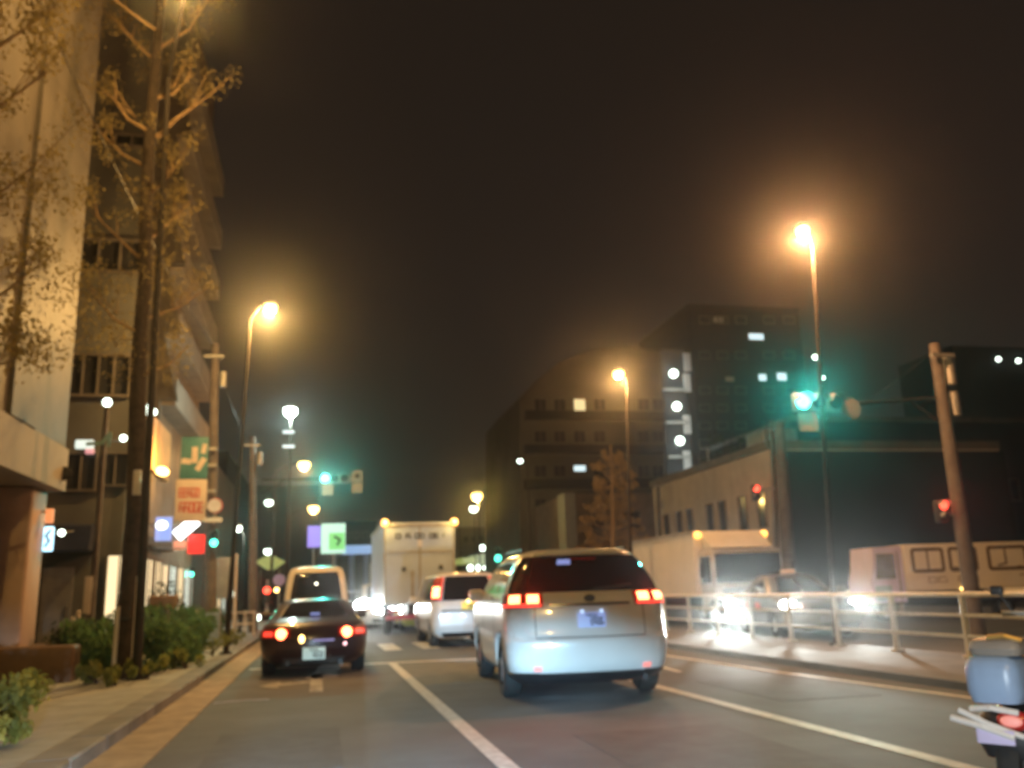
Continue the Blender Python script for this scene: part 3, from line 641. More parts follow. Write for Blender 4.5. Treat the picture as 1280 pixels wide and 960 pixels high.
q = at(62, 645, 16.4); e_ = empty('wall_lantern', q, 'small orange wall lantern above the cyan sign in the arcade', 'lantern'); MB().rbox(-0.06, 0.06, -0.05, 0.05, -0.12, 0.12, 0.02).build('shade', EM['sign_orange'], e_); MB().box(-0.2, -0.06, -0.02, 0.02, 0.05, 0.09).build('bracket', M['metal_grey'], e_)
q = at(67, 593, 16.6); e_ = empty('oval_sign', (q.x+0.15, 16.5, q.z), 'dark oval plaque on the corner of the arcade building', 'plaque'); MB().sphere((0, 0, 0), 0.2, 0.9, 0.2, 0.65).build('plaque', M['black'], e_)
q = at(77, 666, 20); e_ = empty('wall_lamp', q, 'tiny white lamp beside the navy awning', 'lamp'); MB().sphere((0,0,0), 0.07).build('globe', EM['far_white'], e_); MB().tube((0, 0, 0), (0, 0.9, 0.1), 0.015).build('bracket', M['metal_grey'], e_)
# teal-white sign cluster on the narrow building
q = at(108, 556, 21.4); e_ = empty('lit_sign', q, 'small white and pink glowing sign high on the narrow grey building', 'sign')
MB().rbox(-0.25, 0.15, 0, 0.1, -0.08, 0.12, 0.04).build('white_panel', EM['room_white'], e_); MB().rbox(-0.02, 0.17, -0.02, 0.08, -0.2, -0.09, 0.03).build('pink_panel', emi('pink_box', (1, .4, .4), .8, False), e_); MB().box(-0.1, 0.0, 0.1, 0.6, 0, 0.05).build('bracket', M['metal_grey'], e_)
# lamp post + finial in front of narrow building
q = at(134, 503, 19); e_ = empty('banner_pole', (q.x, 19, 0.12), 'slim pole with a pale lamp top and twisted teal sign, left of the big trunk', 'pole')
MB().tube((0, 0, 0), (0, 0, q.z-0.25), 0.07, 0.05).build('pole', M['concrete_pole'], e_); MB().sphere((0, 0, q.z-0.12), 0.09).build('lamp', EM['far_white'], e_)
z2 = at(130, 556, 19).z; b = MB(); stroke(b, [(-0.3, z2-0.12), (-0.02, z2-0.1), (0.12, z2+0.1), (0.1, z2-0.15)], 0.07, -0.1); b.build('sign_letters', mat('teal_glow', (.35, .6, .55)), e_); MB().sphere((0.38, -0.1, z2), 0.07).build('white_lamp', EM['far_white'], e_); MB().tube((0, -0.04, z2-0.05), (0.38, -0.06, z2-0.05), 0.015).build('bracket', M['metal_grey'], e_)
MB().rbox(-0.14, 0.0, -0.12, -0.09, at(130, 775, 19).z, at(130, 728, 19).z, 0.01).build('white_plate', M['sign_pale'], e_)
q = at(187, 515, 25.6); e_ = empty('wall_lamp', q, 'bright greenish white flood lamp cluster on the orange wall', 'lamp')
for dx, dz in ((-0.12, 0), (0.1, 0), (0, 0.14)): MB().sphere((dx, 0, dz), 0.1).build('bulb', EM['far_white'], e_)
MB().tube((0, 0, 0.05), (-0.3, 0.36, 0.1), 0.03).build('bracket', M['metal_grey'], e_)
e_, w, h, fo = slab_sign(384, 657, 401, 684, 60, 'lit_sign', 'purple glowing sign left of the mint and green sign', EM['sign_purple'], t=0.3)
MB().tube((0, 0.2, 0), (0, 0.2, -e_.location.z), 0.08).build('post', M['metal_grey'], e_)
e_, w, h, fo = slab_sign(401, 654, 432, 692, 58, 'lit_sign', 'mint white sign with bright green panel above the white van', EM['sign_mint'], t=0.3)
MB().rbox(-w*0.35, w*0.95, -0.05, -0.01, h*0.12, h*0.68, 0.02).build('green_panel', EM['sign_green'], e_); MB().tube((0, 0.2, 0), (0, 0.2, -e_.location.z), 0.10).build('post', M['metal_grey'], e_)
b = MB(); stroke(b, [(w*0.1, h*0.55), (w*0.55, h*0.45), (w*0.35, h*0.28)], 0.16, -0.07); b.build('symbol', mat('green_mark', (0.02, 0.25, 0.05)), e_)
e_, w, h, fo = slab_sign(428, 681, 466, 693, 66, 'lit_sign', 'long sky blue lit fascia beside the box truck', EM['sign_sky'], t=0.4)
MB().tube((-w*0.4, 0.2, 0), (-w*0.4, 0.2, -e_.location.z), 0.2).tube((w*0.6, 0.2, 0), (w*0.6, 0.2, -e_.location.z), 0.2).build('post', M['blue_lit'], e_)
q = at(349, 725, 40); e_ = empty('round_sign', (q.x, 40, 0.0), 'small round lavender road sign left of the white van', 'road sign')
MB().tube((0, 0, q.z), (0, 0.03, q.z), 0.26, n=24).build('face', mat('lav_face', (0.42, 0.36, 0.75)), e_); MB().tube((0, 0.06, 0), (0, 0.06, q.z+0.2), 0.03).build('post', M['metal_grey'], e_); MB().sphere((-0.1, 0, q.z-0.42), 0.1).build('warning_lamp', EM['far_orange'], e_)
# direction sign boards with poles on left corner
q = at(282, 722, 29); e_ = empty('board_sign', (q.x, 29, 0.12), 'grey information board on a thin post right of the tall left utility pole', 'sign')
MB().rbox(-0.28, 0.25, 0, 0.04, q.z-0.75, q.z+0.5, 0.01).build('board', M['sign_grey'], e_); MB().tube((0.3, 0.05, 0), (0.3, 0.05, q.z+0.6), 0.045).build('post', M['sign_pale'], e_)
q = at(262, 790, 24); e_ = empty('banner', (q.x, 24, 0.12), 'low pale blue banner at the foot of the tall left pole', 'banner'); MB().box(-0.22, 0.22, 0, 0.02, 0.15, 0.85).build('cloth', M['case_blue'], e_); MB().tube((-0.24, 0, 0), (-0.24, 0, 0.95), 0.015).tube((0.24, 0, 0), (0.24, 0, 0.95), 0.015).build('post', M['metal_grey'], e_)
q = at(204, 790, 20); e_ = empty('notice_board', (q.x, 20, 0.12), 'small tan notice board standing over the hedge', 'notice board'); MB().rbox(-0.32, 0.25, 0, 0.05, 1.0, 1.28, 0.02).build('board', M['facade_pink'], e_); MB().tube((0.05, 0.03, 0), (0.05, 0.03, 1.0), 0.05).build('post', M['metal_grey'], e_)
def bollard(px, py, Y, label, h=0.85):
    q = at(px, py, Y); e_ = empty('bollard', (q.x, Y, 0.12), label, 'bollard', 'thin bollards beside the hedge'); MB().tube((0, 0, 0), (0, 0, h), 0.04).sphere((0, 0, h), 0.045).build('post', M['sign_pale'], e_); MB().tube((0, 0, h-0.2), (0, 0, h-0.1), 0.043).build('band', M['metal_grey'], e_)
bollard(90, 790, 17.2, 'thin pale bollard left of the hedge', 0.9); bollard(97, 780, 18.6, 'taller thin bollard just behind the first one', 1.0); bollard(245, 800, 23, 'pale bollard at the far end of the hedge', 0.9)
# pedestrian rail at the far left corner
e_ = empty('pedestrian_rail', (-2.4, 30, 0.12), 'short white pedestrian rail at the far left street corner', 'rail')
x0, x1 = at(283, 770, 30).x+2.4, at(318, 770, 30).x+2.4
MB().tube((x0, 0, 0.75), (x1, 0, 0.75), 0.03).tube((x0, 0, 0.4), (x1, 0, 0.4), 0.03).build('rail', M['sign_pale'], e_)
for i in range(4): MB().tube((x0+(x1-x0)*i/3, 0, 0), (x0+(x1-x0)*i/3, 0, 0.8), 0.035).build('post', M['sign_pale'], e_)

# ------------------------------------------------------------------ median fence
F_ = empty('median_fence', (9.30, 10, 0.09), 'cream painted steel rail fence along the median on the right', 'fence')
ys = [1.7*i-6.75 for i in range(0, 24)]
for i, yy in enumerate(ys):
    pb = MB().box(-0.040, 0.040, yy-0.03, yy+0.03, 0.0, 0.90).tube((0, yy, 0.0), (0, yy, 0.03), 0.10, n=12)
    pb.build('post', M['fence_white'], F_, bevel=0.008)
for z, r in ((0.90, 0.039), (0.60, 0.027), (0.30, 0.027)):
    MB().tube((0, ys[0]-0.3, z), (0, ys[-1]+0.3, z), r).build('rail', M['fence_white'], F_)
# far side guard rail
F2 = empty('guard_rail', (19.75, 25, 0.13), 'low guard rail on the far side of the oncoming road', 'fence')
for i in range(12): MB().tube((0, -12+i*3, 0), (0, -12+i*3, 0.8), 0.05).build('post', M['fence_white'], F2)
MB().box(-0.04, 0.02, -13, 22, 0.55, 0.75).build('rail', M['fence_white'], F2)

# ------------------------------------------------------------------ plants
def leaves(pts, size, seed, n_per=1, flat=0.0):
    rnd = random.Random(seed); b = MB()
    for (c, r) in pts:
        for _ in range(n_per):
            d = Vector((rnd.gauss(0, 1), rnd.gauss(0, 1), rnd.gauss(0, 1))).normalized()*r*rnd.random()**0.4
            p = Vector(c)+d; s_ = size*rnd.uniform(0.6, 1.3)
            q = Quaternion((rnd.random()-.5, rnd.random()-.5, rnd.random()-.5, rnd.random()-.5)).normalized()
            a = q @ Vector((s_, 0, 0)); c_ = q @ Vector((0, s_*0.55, 0)); n_ = q @ Vector((0, 0, s_*0.15))
            b.add([p-a, p+c_+n_, p+a, p-c_+n_], [(0, 1, 2), (0, 2, 3)])
    return b
def shrub(name, label, x0, x1, y0, y1, h, m, seed, n=900, size=0.05, group=None, cat='shrub', z0=0.12, lumps=14, npl=60):
    cx, cy = (x0+x1)/2, (y0+y1)/2
    e_ = empty(name, (cx, cy, z0), label, cat, group); rnd = random.Random(seed)
    pts = []
    for _ in range(lumps):
        u = rnd.uniform(x0, x1)-cx; v = rnd.uniform(y0, y1)-cy; z = h*rnd.uniform(0.25, 0.82)
        pts.append(((u, v, z), h*rnd.uniform(0.25, 0.38)))
    leaves(pts, size, seed, npl).build('foliage', m, e_)
    st_ = MB()
    st_.tube((0, 0, 0), (0, 0, h*0.25), 0.03, 0.02, 6)
    for (c, r) in pts[::2]: st_.tube((0, 0, h*0.1), c, 0.015, 0.006, 5)
    st_.build('stems', M['bark'], e_)
    return e_
GH = 'hedge shrubs in the pavement planting strip'
hx = [(-4.1, -3.1, 15.9, 17.6, .85), (-3.0, -2.3, 15.9, 18.2, .80), (-4.0, -3.0, 17.7, 20, 1.0), (-2.95, -2.3, 18.3, 20.5, .85), (-3.9, -2.5, 20.6, 23.5, .95), (-3.6, -2.5, 23.8, 27, 1.0)]
hl = ['hedge shrub between the brown planter wall and the trunk', 'hedge shrub just right of the big trunk', 'taller hedge shrub behind the first one left of the trunk',
      'hedge shrub second along the kerb from the trunk', 'wide hedge shrub in the middle of the planting strip', 'farthest hedge shrub near the tall utility pole']
for i, (a, c_, d, f, h) in enumerate(hx): shrub('hedge_shrub', hl[i], a, c_, d, f, h, M['leaf_green'], 20+i, lumps=16, npl=150, group=GH, size=0.055, cat='hedge')
GY = 'low lime coloured plants at the pavement edge'
for i, (px, py, s_) in enumerate(((112, 858, .24), (137, 860, .22), (178, 852, .26), (228, 838, .24), (262, 822, .34), (285, 808, .32))):
    g_ = gnd(px, py, 0.12)
    shrub('edge_plant', ['lime plant leftmost below the hedge', 'lime plant just left of the pole foot', 'lime plant just right of the trunk foot', 'lime plant midway along the kerb', 'larger lime plant near the blue banner', 'farthest lime plant near the white rail'][i],
          g_.x-s_*1.2, g_.x+s_*1.2, g_.y, g_.y+s_*3, s_*1.3, M['leaf_lime'], 60+i, lumps=6, npl=60, group=GY, size=0.04)
# pale near shrub in the bottom left corner
shrub('corner_shrub', 'variegated green shrub in the bottom left corner', -3.3, -2.38, 7.5, 9.0, 0.52, M['leaf_lime'], 80, lumps=22, npl=170, size=0.045)
shrub('potted_bush', 'dark rounded bush behind the brown planter wall', -4.35, -4.0, 16.4, 17.2, 1.1, M['leaf_dark'], 83, lumps=8, npl=80)
shrub('doorway_bush', 'dark bush in front of the lit shopfront', -5.0, -4.6, 29.2, 30.2, 1.9, M['leaf_dark'], 84, lumps=10, npl=120, size=0.07)

def tree(name, label, base, top, r0, r1, limbs, clumps, leafm, seed, lsize=0.07, npl=14, group=None, limbm=None, trunkm=None):
    e_ = empty(name, base, label, 'tree', group); rnd = random.Random(seed)
    T = Vector(top)-Vector(base); b = MB(); n = 10; prev = Vector((0, 0, 0))
    pts = [Vector((0, 0, -0.02))]+[T*(i/n)+Vector((rnd.uniform(-.04, .04), rnd.uniform(-.04, .04), 0)) for i in range(1, n+1)]
    b.path(pts, [r0*1.25]+[r0+(r1-r0)*i/n for i in range(1, n+1)], 12); b.build('trunk', trunkm or M['bark'], e_)
    tips = []
    for (a, t, r) in limbs:
        a = Vector(a)-Vector(base); t = Vector(t)-Vector(base); m_ = a.lerp(t, 0.5)+Vector((rnd.uniform(-.1, .1), rnd.uniform(-.1, .1), -0.08))
        lb = MB(); lb.path([a, m_, t], [r, r*0.7, r*0.3], 7)
        for k_ in range(5):
            s_ = a.lerp(t, rnd.uniform(0.35, 1)); f = s_+(t-a).normalized()*rnd.uniform(.2, .5)+Vector((rnd.uniform(-.3, .3), rnd.uniform(-.3, .3), rnd.uniform(0, .35)))
            lb.tube(s_, f, r*0.3, r*0.12, 5); tips.append(f)
        lb.build('branch', limbm or M['bark_light'], e_)
    cl = [(Vector(c)-Vector(base), r) for c, r in clumps]+[(t, 0.22) for t in tips]
    leaves(cl, lsize, seed, npl).build('crown', leafm, e_)
    return e_
Yt = 15.4
tb = gnd(156, 858); tb.z = 0.12; tt_ = at(200, -60, Yt)
L_ = []
def lm(x0, y0, x1, y1, dy=0.3, r=0.035): L_.append((at(x0, y0, Yt), at(x1, y1, Yt+dy), r))
lm(196, 172, 258, 122, -0.2, 0.05); lm(197, 122, 238, 96, -0.3, 0.04); lm(192, 168, 138, 118, -0.3, 0.045); lm(188, 212, 118, 158, 0.4, 0.035)
lm(186, 300, 240, 250, 0.5, .03); lm(182, 330, 120, 270, -.4, .03); lm(179, 400, 262, 358, 0.9, .028); lm(180, 420, 110, 360, -.6, .03)
lm(198, 80, 140, 20, .5); lm(199, 60, 260, 0, .6); lm(198, 40, 110, -30, -.8); lm(200, 20, 230, -50, .3); lm(190, 240, 228, 200, -.7, .028); lm(176, 470, 236, 430, 1.2, .025)
rnd = random.Random(5); cl = []
for _ in range(90):
    py = rnd.uniform(-60, 470); wmax = 190 if py < 150 else 130
    px = 190-rnd.random()**1.2*wmax if rnd.random() < 0.72 else 190+rnd.random()*(62 if py < 150 else 42)
    cl.append((at(px, py, Yt+rnd.uniform(-1.4, 1.6)), rnd.uniform(.2, .42)))
tree('street_tree', 'tall sparse golden-leaved street tree with dark trunk on the left pavement', tb, tt_, 0.17, 0.07, L_, cl, M['leaf_gold'], 11, lsize=0.030, npl=56)
sl = empty('trunk_support', (tb.x+0.06, tb.y-0.35, 0.12), 'pair of white tree stakes in front of the big trunk', 'tree stake')
for dx in (-0.17, 0.10): MB().tube((dx, 0, 0), (dx, 0.02, 1.1 if dx < 0 else 1.55), 0.035).build('stake', M['paint_white'], sl)
MB().tube((-0.17, 0.04, 0.9), (0.10, 0.04, 0.9), 0.02).build('tie', M['black'], sl)
q = at(171, 603, 15.0); e_ = empty('trunk_plate', q, 'small white plate fixed high on the big trunk', 'plate'); MB().rbox(-0.06, 0.06, 0, 0.03, -0.2, 0.2, 0.01).build('plate', M['paint_white'], e_)
# second street tree, nearer, its crown reaches in from the upper left
base = Vector((-4.15, 10.3, 0.12)); cl = []
for _ in range(46): cl.append((at(rnd.uniform(-60, 75), rnd.uniform(-60, 470), 10.2+rnd.uniform(-.8, .8)), rnd.uniform(.18, .38)))
lb = [(Vector((-4.15, 10.3, z)), at(px, py, 10.2), .03) for z, px, py in ((3.5, 30, 440), (4.5, 50, 330), (5.5, 40, 210), (6.5, 60, 90), (7, -30, 60), (7.4, 70, 10))]
tree('street_tree', 'nearer street tree whose sparse golden leaves enter at the upper left edge', base, base+Vector((0.1, 0, 9.0)), 0.13, 0.05, lb, cl, M['leaf_gold'], 12, lsize=0.028, npl=75)
# far bare tree, orange lamplight put into its bark colour
b0 = at(768, 760, 46); b0.z = 0; t0 = at(764, 556, 46); lb = []
for py in range(575, 700, 13):
    w_ = 5+(py-556)*0.24
    for s_ in (-1, 1): lb.append((at(765, py+8, 46), at(765+s_*w_, py, 46+rnd.uniform(-1.5, 1.5)+0), .045))
tree('roadside_conifer', 'pointed bare tree coloured as if orange lit standing behind the SUV roof', b0, t0, 0.16, 0.05, lb, [(at(765+rnd.uniform(-1, 1)*(3+(py-556)*.22), py, 46), .4) for py in range(570, 740, 5)], mat('bronze_needles', (0.36, 0.24, 0.10), 0.7), 13, lsize=0.10, npl=16, limbm=mat('lit_bark', (0.40, 0.27, 0.14), 0.8), trunkm=mat('lit_trunk', (0.40, 0.27, 0.14), 0.8))
for i, (px, py, Y, r) in enumerate(((903, 590, 56, 2.2), (935, 572, 57, 2.6))):
    b0 = at(px, 700, Y); b0.z = 0; t0 = at(px, py, Y)
    tree('background_tree', ['dim leafy tree behind the left half of the cream building roof', 'larger dim tree behind the right half of the cream building roof'][i], b0, t0, .2, .08, [(t0-Vector((0, 0, 1.5)), t0+Vector((dx, 0, .8)), .06) for dx in (-1.5, -.5, .8, 1.6)], [(t0+Vector((rnd.gauss(0, r*.5), rnd.gauss(0, 1), rnd.gauss(0, .6))), .7) for _ in range(22)], M['leaf_dark'], 30+i, lsize=.16, npl=40)

# ------------------------------------------------------------------ vehicles
def cr(p0, p1, p2, p3, t):
    # monotone-ish Catmull-Rom
    m1 = (p2-p0)*0.5; m2 = (p3-p1)*0.5
    if (p2-p1)*m1 < 0: m1 = 0
    if (p2-p1)*m2 < 0: m2 = 0
    lim = 2.5*abs(p2-p1); m1 = max(-lim, min(lim, m1)); m2 = max(-lim, min(lim, m2))
    return (2*t**3-3*t*t+1)*p1+(t**3-2*t*t+t)*m1+(-2*t**3+3*t*t)*p2+(t**3-t*t)*m2
class Shell:
    def __init__(s, levels): s.L = levels; s.n = len(levels)-1
    def lev(s, t):
        t = max(0, min(s.n-1e-6, t)); i = int(t); f = t-i; L = s.L; g = lambda k: L[max(0, min(s.n, k))]
        return [cr(g(i-1)[c], g(i)[c], g(i+1)[c], g(i+2)[c], f) for c in range(6)]
    def pt(s, t, u):
        z, hw, yr, yf, c, bow = s.lev(t); sg = -1 if u < 0 else 1; u = abs(u); c = min(c, hw*0.8)
        e = hw-c; be = bow*(e/hw)**2
        if u <= 1: x = u*e; y = yr+bow*(x/hw)**2
        elif u <= 2: a = (u-1)*math.pi/2; x = e+c*math.sin(a); y = yr+be+c*(1-math.cos(a))
        elif u <= 3: x = hw; y = (yr+be+c)+(u-2)*((yf-be-c)-(yr+be+c))
        elif u <= 4: a = (u-3)*math.pi/2; x = e+c*math.cos(a); y = yf-be-c+c*math.sin(a)
        else: x = (5-u)*e; y = yf-bow*(x/hw)**2
        return Vector((sg*x, y, z))
    def nrm(s, t, u):
        d = 0.02; tt = min(max(t, d), s.n-d); sg = -1 if u < 0 else 1; uu = sg*min(max(abs(u), 1e-3), 4.97)
        a = s.pt(tt+d, uu)-s.pt(tt-d, uu); b = s.pt(tt, uu+d)-s.pt(tt, uu-d); n = a.cross(b)
        if n.length < 1e-9: return Vector((0, 0, 1))
        n.normalize(); c = Vector((0, (s.L[0][2]+s.L[0][3])/2, 0.6)); p = s.pt(tt, uu)
        return n if n.dot(p-c) > 0 else -n
    def body(s, sub=4):
        us = [i*0.25 for i in range(4)]+[1+i/5 for i in range(5)]+[2+i/10 for i in range(10)]+[3+i/5 for i in range(5)]+[4+i*0.25 for i in range(5)]
        ring = [u for u in us]+[-u for u in reversed(us[1:-1])]; N = len(ring); b = MB(); vs = []; rows = s.n*sub
        for r in range(rows+1):
            t = r/sub
            for u in ring: vs.append(s.pt(t, u if u else 1e-9))
        fs = [(i*N+j, i*N+(j+1) % N, (i+1)*N+(j+1) % N, (i+1)*N+j) for i in range(rows) for j in range(N)]
        b.add(vs, fs, True)
        b.add([vs[k_] for k_ in range(N)], [tuple(range(N))], True); b.add([vs[rows*N+k_] for k_ in range(N)], [tuple(range(N))], True)
        return b
    def patch(s, ta, tb_, ua, ub, off=0.006, thick=0.01, nt=8, nu=14, inset=None, b=None):
        """proud patch between levels ta..tb_ and params ua..ub (may be callables of the other)"""
        b = b or MB(); vs = []; vi = []
        for i in range(nt+1):
            for j in range(nu+1):
                ft = i/nt; t = ta+(tb_-ta)*ft
                a_ = ua(ft) if callable(ua) else ua; c_ = ub(ft) if callable(ub) else ub
                u = a_+(c_-a_)*j/nu; n = s.nrm(t, u); p = s.pt(t, u); vs.append(p+n*off); vi.append(p-n*thick)
        N = nu+1
        fs = [(i*N+j, i*N+j+1, (i+1)*N+j+1, (i+1)*N+j) for i in range(nt) for j in range(nu)]
        b.add(vs, fs, True)
        edge = [j for j in range(N)]+[i*N+nu for i in range(1, nt+1)]+[nt*N+j for j in range(nu-1, -1, -1)]+[i*N for i in range(nt-1, 0, -1)]
        m = len(edge); ev = [vs[k_] for k_ in edge]+[vi[k_] for k_ in edge]
        b.add(ev, [(k_, (k_+1) % m, m+(k_+1) % m, m+k_) for k_ in range(m)])
        return b
def wheel(parent, x, y, r, w, side):
    b = MB(); n = 28; prof = [(r*0.62, -w/2), (r*0.93, -w/2), (r, -w*0.36), (r, w*0.36), (r*0.93, w/2), (r*0.62, w/2)]
    vs = []
    for k_ in range(n):
        a = 2*math.pi*k_/n
        for pr_, px in prof: vs.append((x+px, y+pr_*math.cos(a), r+pr_*math.sin(a)))
    m = len(prof); b.add(vs, [(k_*m+j, k_*m+j+1, ((k_+1) % n)*m+j+1, ((k_+1) % n)*m+j) for k_ in range(n) for j in range(m-1)], True)
    t_ = b.build('tyre', M['rubber'], parent)
    g = MB(); xs = x+side*w*0.30
    g.tube((x-side*w*0.4, y, r), (xs-side*0.03, y, r), r*0.63, n=24)
    for k_ in range(5):
        a = 2*math.pi*k_/5+0.3; d = Vector((0, math.cos(a), math.sin(a)))
        g.tube(Vector((xs, y, r)), Vector((xs, y, r))+d*r*0.6, 0.045, 0.03, 6)
    g.tube((xs-side*0.02, y, r), (xs+side*0.02, y, r), 0.06, n=12)
    g.build('rim', M['rim'], t_)
def car(name, label, cat, sh, loc, rz, paint, wr=0.33, wb=2.6, wy=0.0, ww=0.21, cut=True, group=None):
    e_ = empty(name, loc, label, cat, group, rz)
    bo = sh.body().build('body', paint, e_)
    hw = max(l[1] for l in sh.L)
    if cut:
        cb = MB()
        for yy in (wy-wb/2, wy+wb/2):
            for s_ in (-1, 1): cb.tube((s_*(hw-0.30), yy, wr), (s_*(hw+0.2), yy, wr), wr*1.13, n=28)
        co = cb.build('cutter', paint); mo = bo.modifiers.new('b', 'BOOLEAN'); mo.operation = 'DIFFERENCE'; mo.object = co; mo.solver = 'EXACT'
        bpl = bo.parent; bo.parent = None
        dg = bpy.context.evaluated_depsgraph_get(); nm = bpy.data.meshes.new_from_object(bo.evaluated_get(dg)); bo.modifiers.clear(); bo.data = nm; bo.parent = bpl
        bpy.data.objects.remove(co)
    for yy in (wy-wb/2, wy+wb/2):
        for s_ in (-1, 1): wheel(e_, s_*(hw-0.125), yy, wr, ww, s_)
    MB().box(-hw*0.8, hw*0.8, sh.L[0][2]+0.5, sh.L[0][3]-0.4, sh.L[0][0]-0.01, sh.L[0][0]+0.06).build('underbody', M['black'], e_)
    return e_
def plate(parent, y, z, w=0.33, h=0.165, m=None, seed=1, face=-1):
    fo = MB().rbox(-w/2, w/2, y-0.02, y, z-h/2, z+h/2, 0.008).build('licence_plate', m or M['plate'], parent)
    b = MB(); glyphs(b, -w*0.05, w*0.42, z-h*0.32, z+h*0.12, 4, seed, 0.012, y-0.028); glyphs(b, -w*0.2, w*0.2, z+h*0.22, z+h*0.38, 3, seed+1, 0.007, y-0.028)
    b.build('plate_characters', M['ink'], fo); return fo
def mirror(parent, x, y, z, m, s_):
    MB().rbox(min(0, 0), 0.20, -0.09, 0.09, -0.07, 0.09, 0.04, Matrix.Translation((x if s_ > 0 else x-0.20, y, z))).build('wing_mirror', m, parent)

# --- white SUV, the nearest vehicle
suv = Shell([(0.20, .76, -2.06, 2.12, .24, .14), (0.28, .87, -2.20, 2.22, .30, .15), (0.42, .92, -2.31, 2.28, .32, .16), (0.66, .94, -2.34, 2.30, .32, .16),
             (0.74, .935, -2.29, 2.30, .30, .16), (0.95, .935, -2.26, 2.26, .30, .16), (1.12, .925, -2.22, 2.12, .30, .16), (1.21, .90, -2.16, 1.30, .28, .15),
             (1.36, .850, -2.07, 0.98, .26, .12), (1.54, .775, -1.96, 0.62, .28, .12), (1.645, .71, -1.88, 0.36, .28, .12), (1.70, .64, -1.86, 0.18, .28, .12), (1.735, .52, -1.70, -0.05, .28, .10), (1.75, .25, -1.2, -.4, .2, .02)])
suv.L = [(l[0], l[1]*1.035)+l[2:] for l in suv.L]
V1 = car('suv', 'large white SUV in the middle lane, nearest vehicle, with glowing twin square tail lamps', 'SUV', suv, (3.24, 12.40, 0), R_(-4.0), M['paint_white'], wr=0.36, wb=2.70)
suv.patch(7.1, 10.0, lambda f: -1.85+0.2*f, lambda f: 1.85-0.2*f, 0.006, nu=30).build('rear_window', M['glass'], V1)
for s_ in (-1, 1):
    suv.patch(7.15, 9.4, s_*2.06, s_*2.28, 0.006, nu=6).build('side_window', M['glass'], V1)
    suv.patch(7.15, 9.5, s_*2.31, s_*2.60, 0.006).build('side_window', M['glass'], V1)
    suv.patch(7.15, 9.4, s_*2.63, s_*2.96, 0.006).build('side_window', M['glass'], V1)
suv.patch(7.3, 9.8, -4.9, -3.9, 0.006, nu=8).build('windscreen', M['glass'], V1); suv.patch(7.3, 9.8, 3.9, 4.9, 0.006, nu=8).build('windscreen', M['glass'], V1)
suv.patch(0.1, 1.35, -1.0, 1.0, 0.012, nu=20).build('lower_bumper', M['black'], V1)
for s_ in (-1, 1):
    suv.patch(0.1, 1.4, s_*1.0, s_*2.12, 0.014).build('sill_trim', M['black'], V1)
    h_ = suv.patch(5.55, 6.95, s_*0.83, s_*2.03, 0.022, nu=16).build('tail_lamp', M['red_lens'], V1)
    suv.patch(5.85, 6.7, s_*0.90, s_*1.15, 0.034, nu=5).build('lamp_square', EM['tail'], h_)
    suv.patch(5.85, 6.7, s_*1.32, s_*1.62, 0.034, nu=5).build('lamp_square', EM['tail'], h_)
    suv.patch(5.60, 5.80, s_*0.86, s_*1.95, 0.030, nu=8).build('lamp_ring', EM['tail_dim'], h_)
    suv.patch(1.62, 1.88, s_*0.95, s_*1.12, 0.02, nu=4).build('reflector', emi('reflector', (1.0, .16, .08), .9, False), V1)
    suv.patch(6.35, 6.6, s_*2.36, s_*2.42, 0.035, nu=3).build('door_handle', M['chrome'], V1)
    for u in (2.29, 2.62): suv.patch(3.2, 7.0, s_*u, s_*(u+0.004), 0.002, nu=1).build('door_seam', M['black'], V1)
    mirror(V1, s_*0.92, 0.95, 1.20, M['paint_white'], s_)
suv.patch(3.9, 7.0, -0.98, -0.965, 0.002, nu=1).build('hatch_seam', M['black'], V1); suv.patch(3.9, 7.0, 0.965, 0.98, 0.002, nu=1).build('hatch_seam', M['black'], V1)
suv.patch(3.62, 3.75, -0.98, 0.98, 0.003, nu=12).build('bumper_gap', M['black'], V1)
suv.patch(5.60, 5.75, -0.72, 0.72, 0.02, nu=12).build('chrome_strip', M['chrome'], V1)
suv.patch(4.45, 5.5, -0.50, 0.50, -0.002, nu=10).build('plate_recess', mat('recess_paint', (0.40, 0.42, 0.45), 0.4), V1)
plate(V1, -2.275, 0.90, m=EM['plate_blue'], seed=4)
for dx in (-0.11, 0.12): MB().sphere((dx, -2.285, 0.995), 0.022).build('plate_lamp', emi('blue_bulb', (.45, .65, 1), 1.3, False), V1)
MB().sphere((0, -2.222, 1.145), 0.055, 1.25, 0.25, 0.8).build('emblem', M['ink'], V1)
suv.patch(10.05, 10.95, -1.1, 1.1, 0.03, 0.03, nu=16).build('spoiler', M['paint_white'], V1)
MB().box(-0.16, 0.16, -1.955, -1.93, 1.60, 1.615).build('brake_lamp', M['red_lens'], V1)
st_ = suv.patch(9.0, 9.5, -0.62, -0.30, 0.010, nu=4).build('window_sticker', EM['sticker'], V1)
MB().path([(0.05, -2.16, 1.23), (0.1, -2.15, 1.25), (0.55, -2.09, 1.29)], 0.012).build('rear_wiper', M['black'], V1)
MB().path([(-0.66, -1.5, 1.745), (-0.68, -0.2, 1.765)], 0.02).build('roof_rail', M['black'], V1); MB().path([(0.66, -1.5, 1.745), (0.68, -0.2, 1.765)], 0.02).build('roof_rail', M['black'], V1)
MB().tube((0.62, -2.20, 0.24), (0.62, -1.9, 0.24), 0.035, n=12).build('exhaust', M['black'], V1)

for s_ in (-1, 1):
    h_ = suv.patch(4.4, 5.4, s_*3.15, s_*4.2, 0.012).build('headlight', M['chrome'], V1)
    light(V1, 'SPOT', (s_*0.65, 2.42, 0.75), 480, (0.45, 0.75, 1.0), 0.05, aim=(0.0, 1, -0.10), angle=R_(40), blend=0.6)

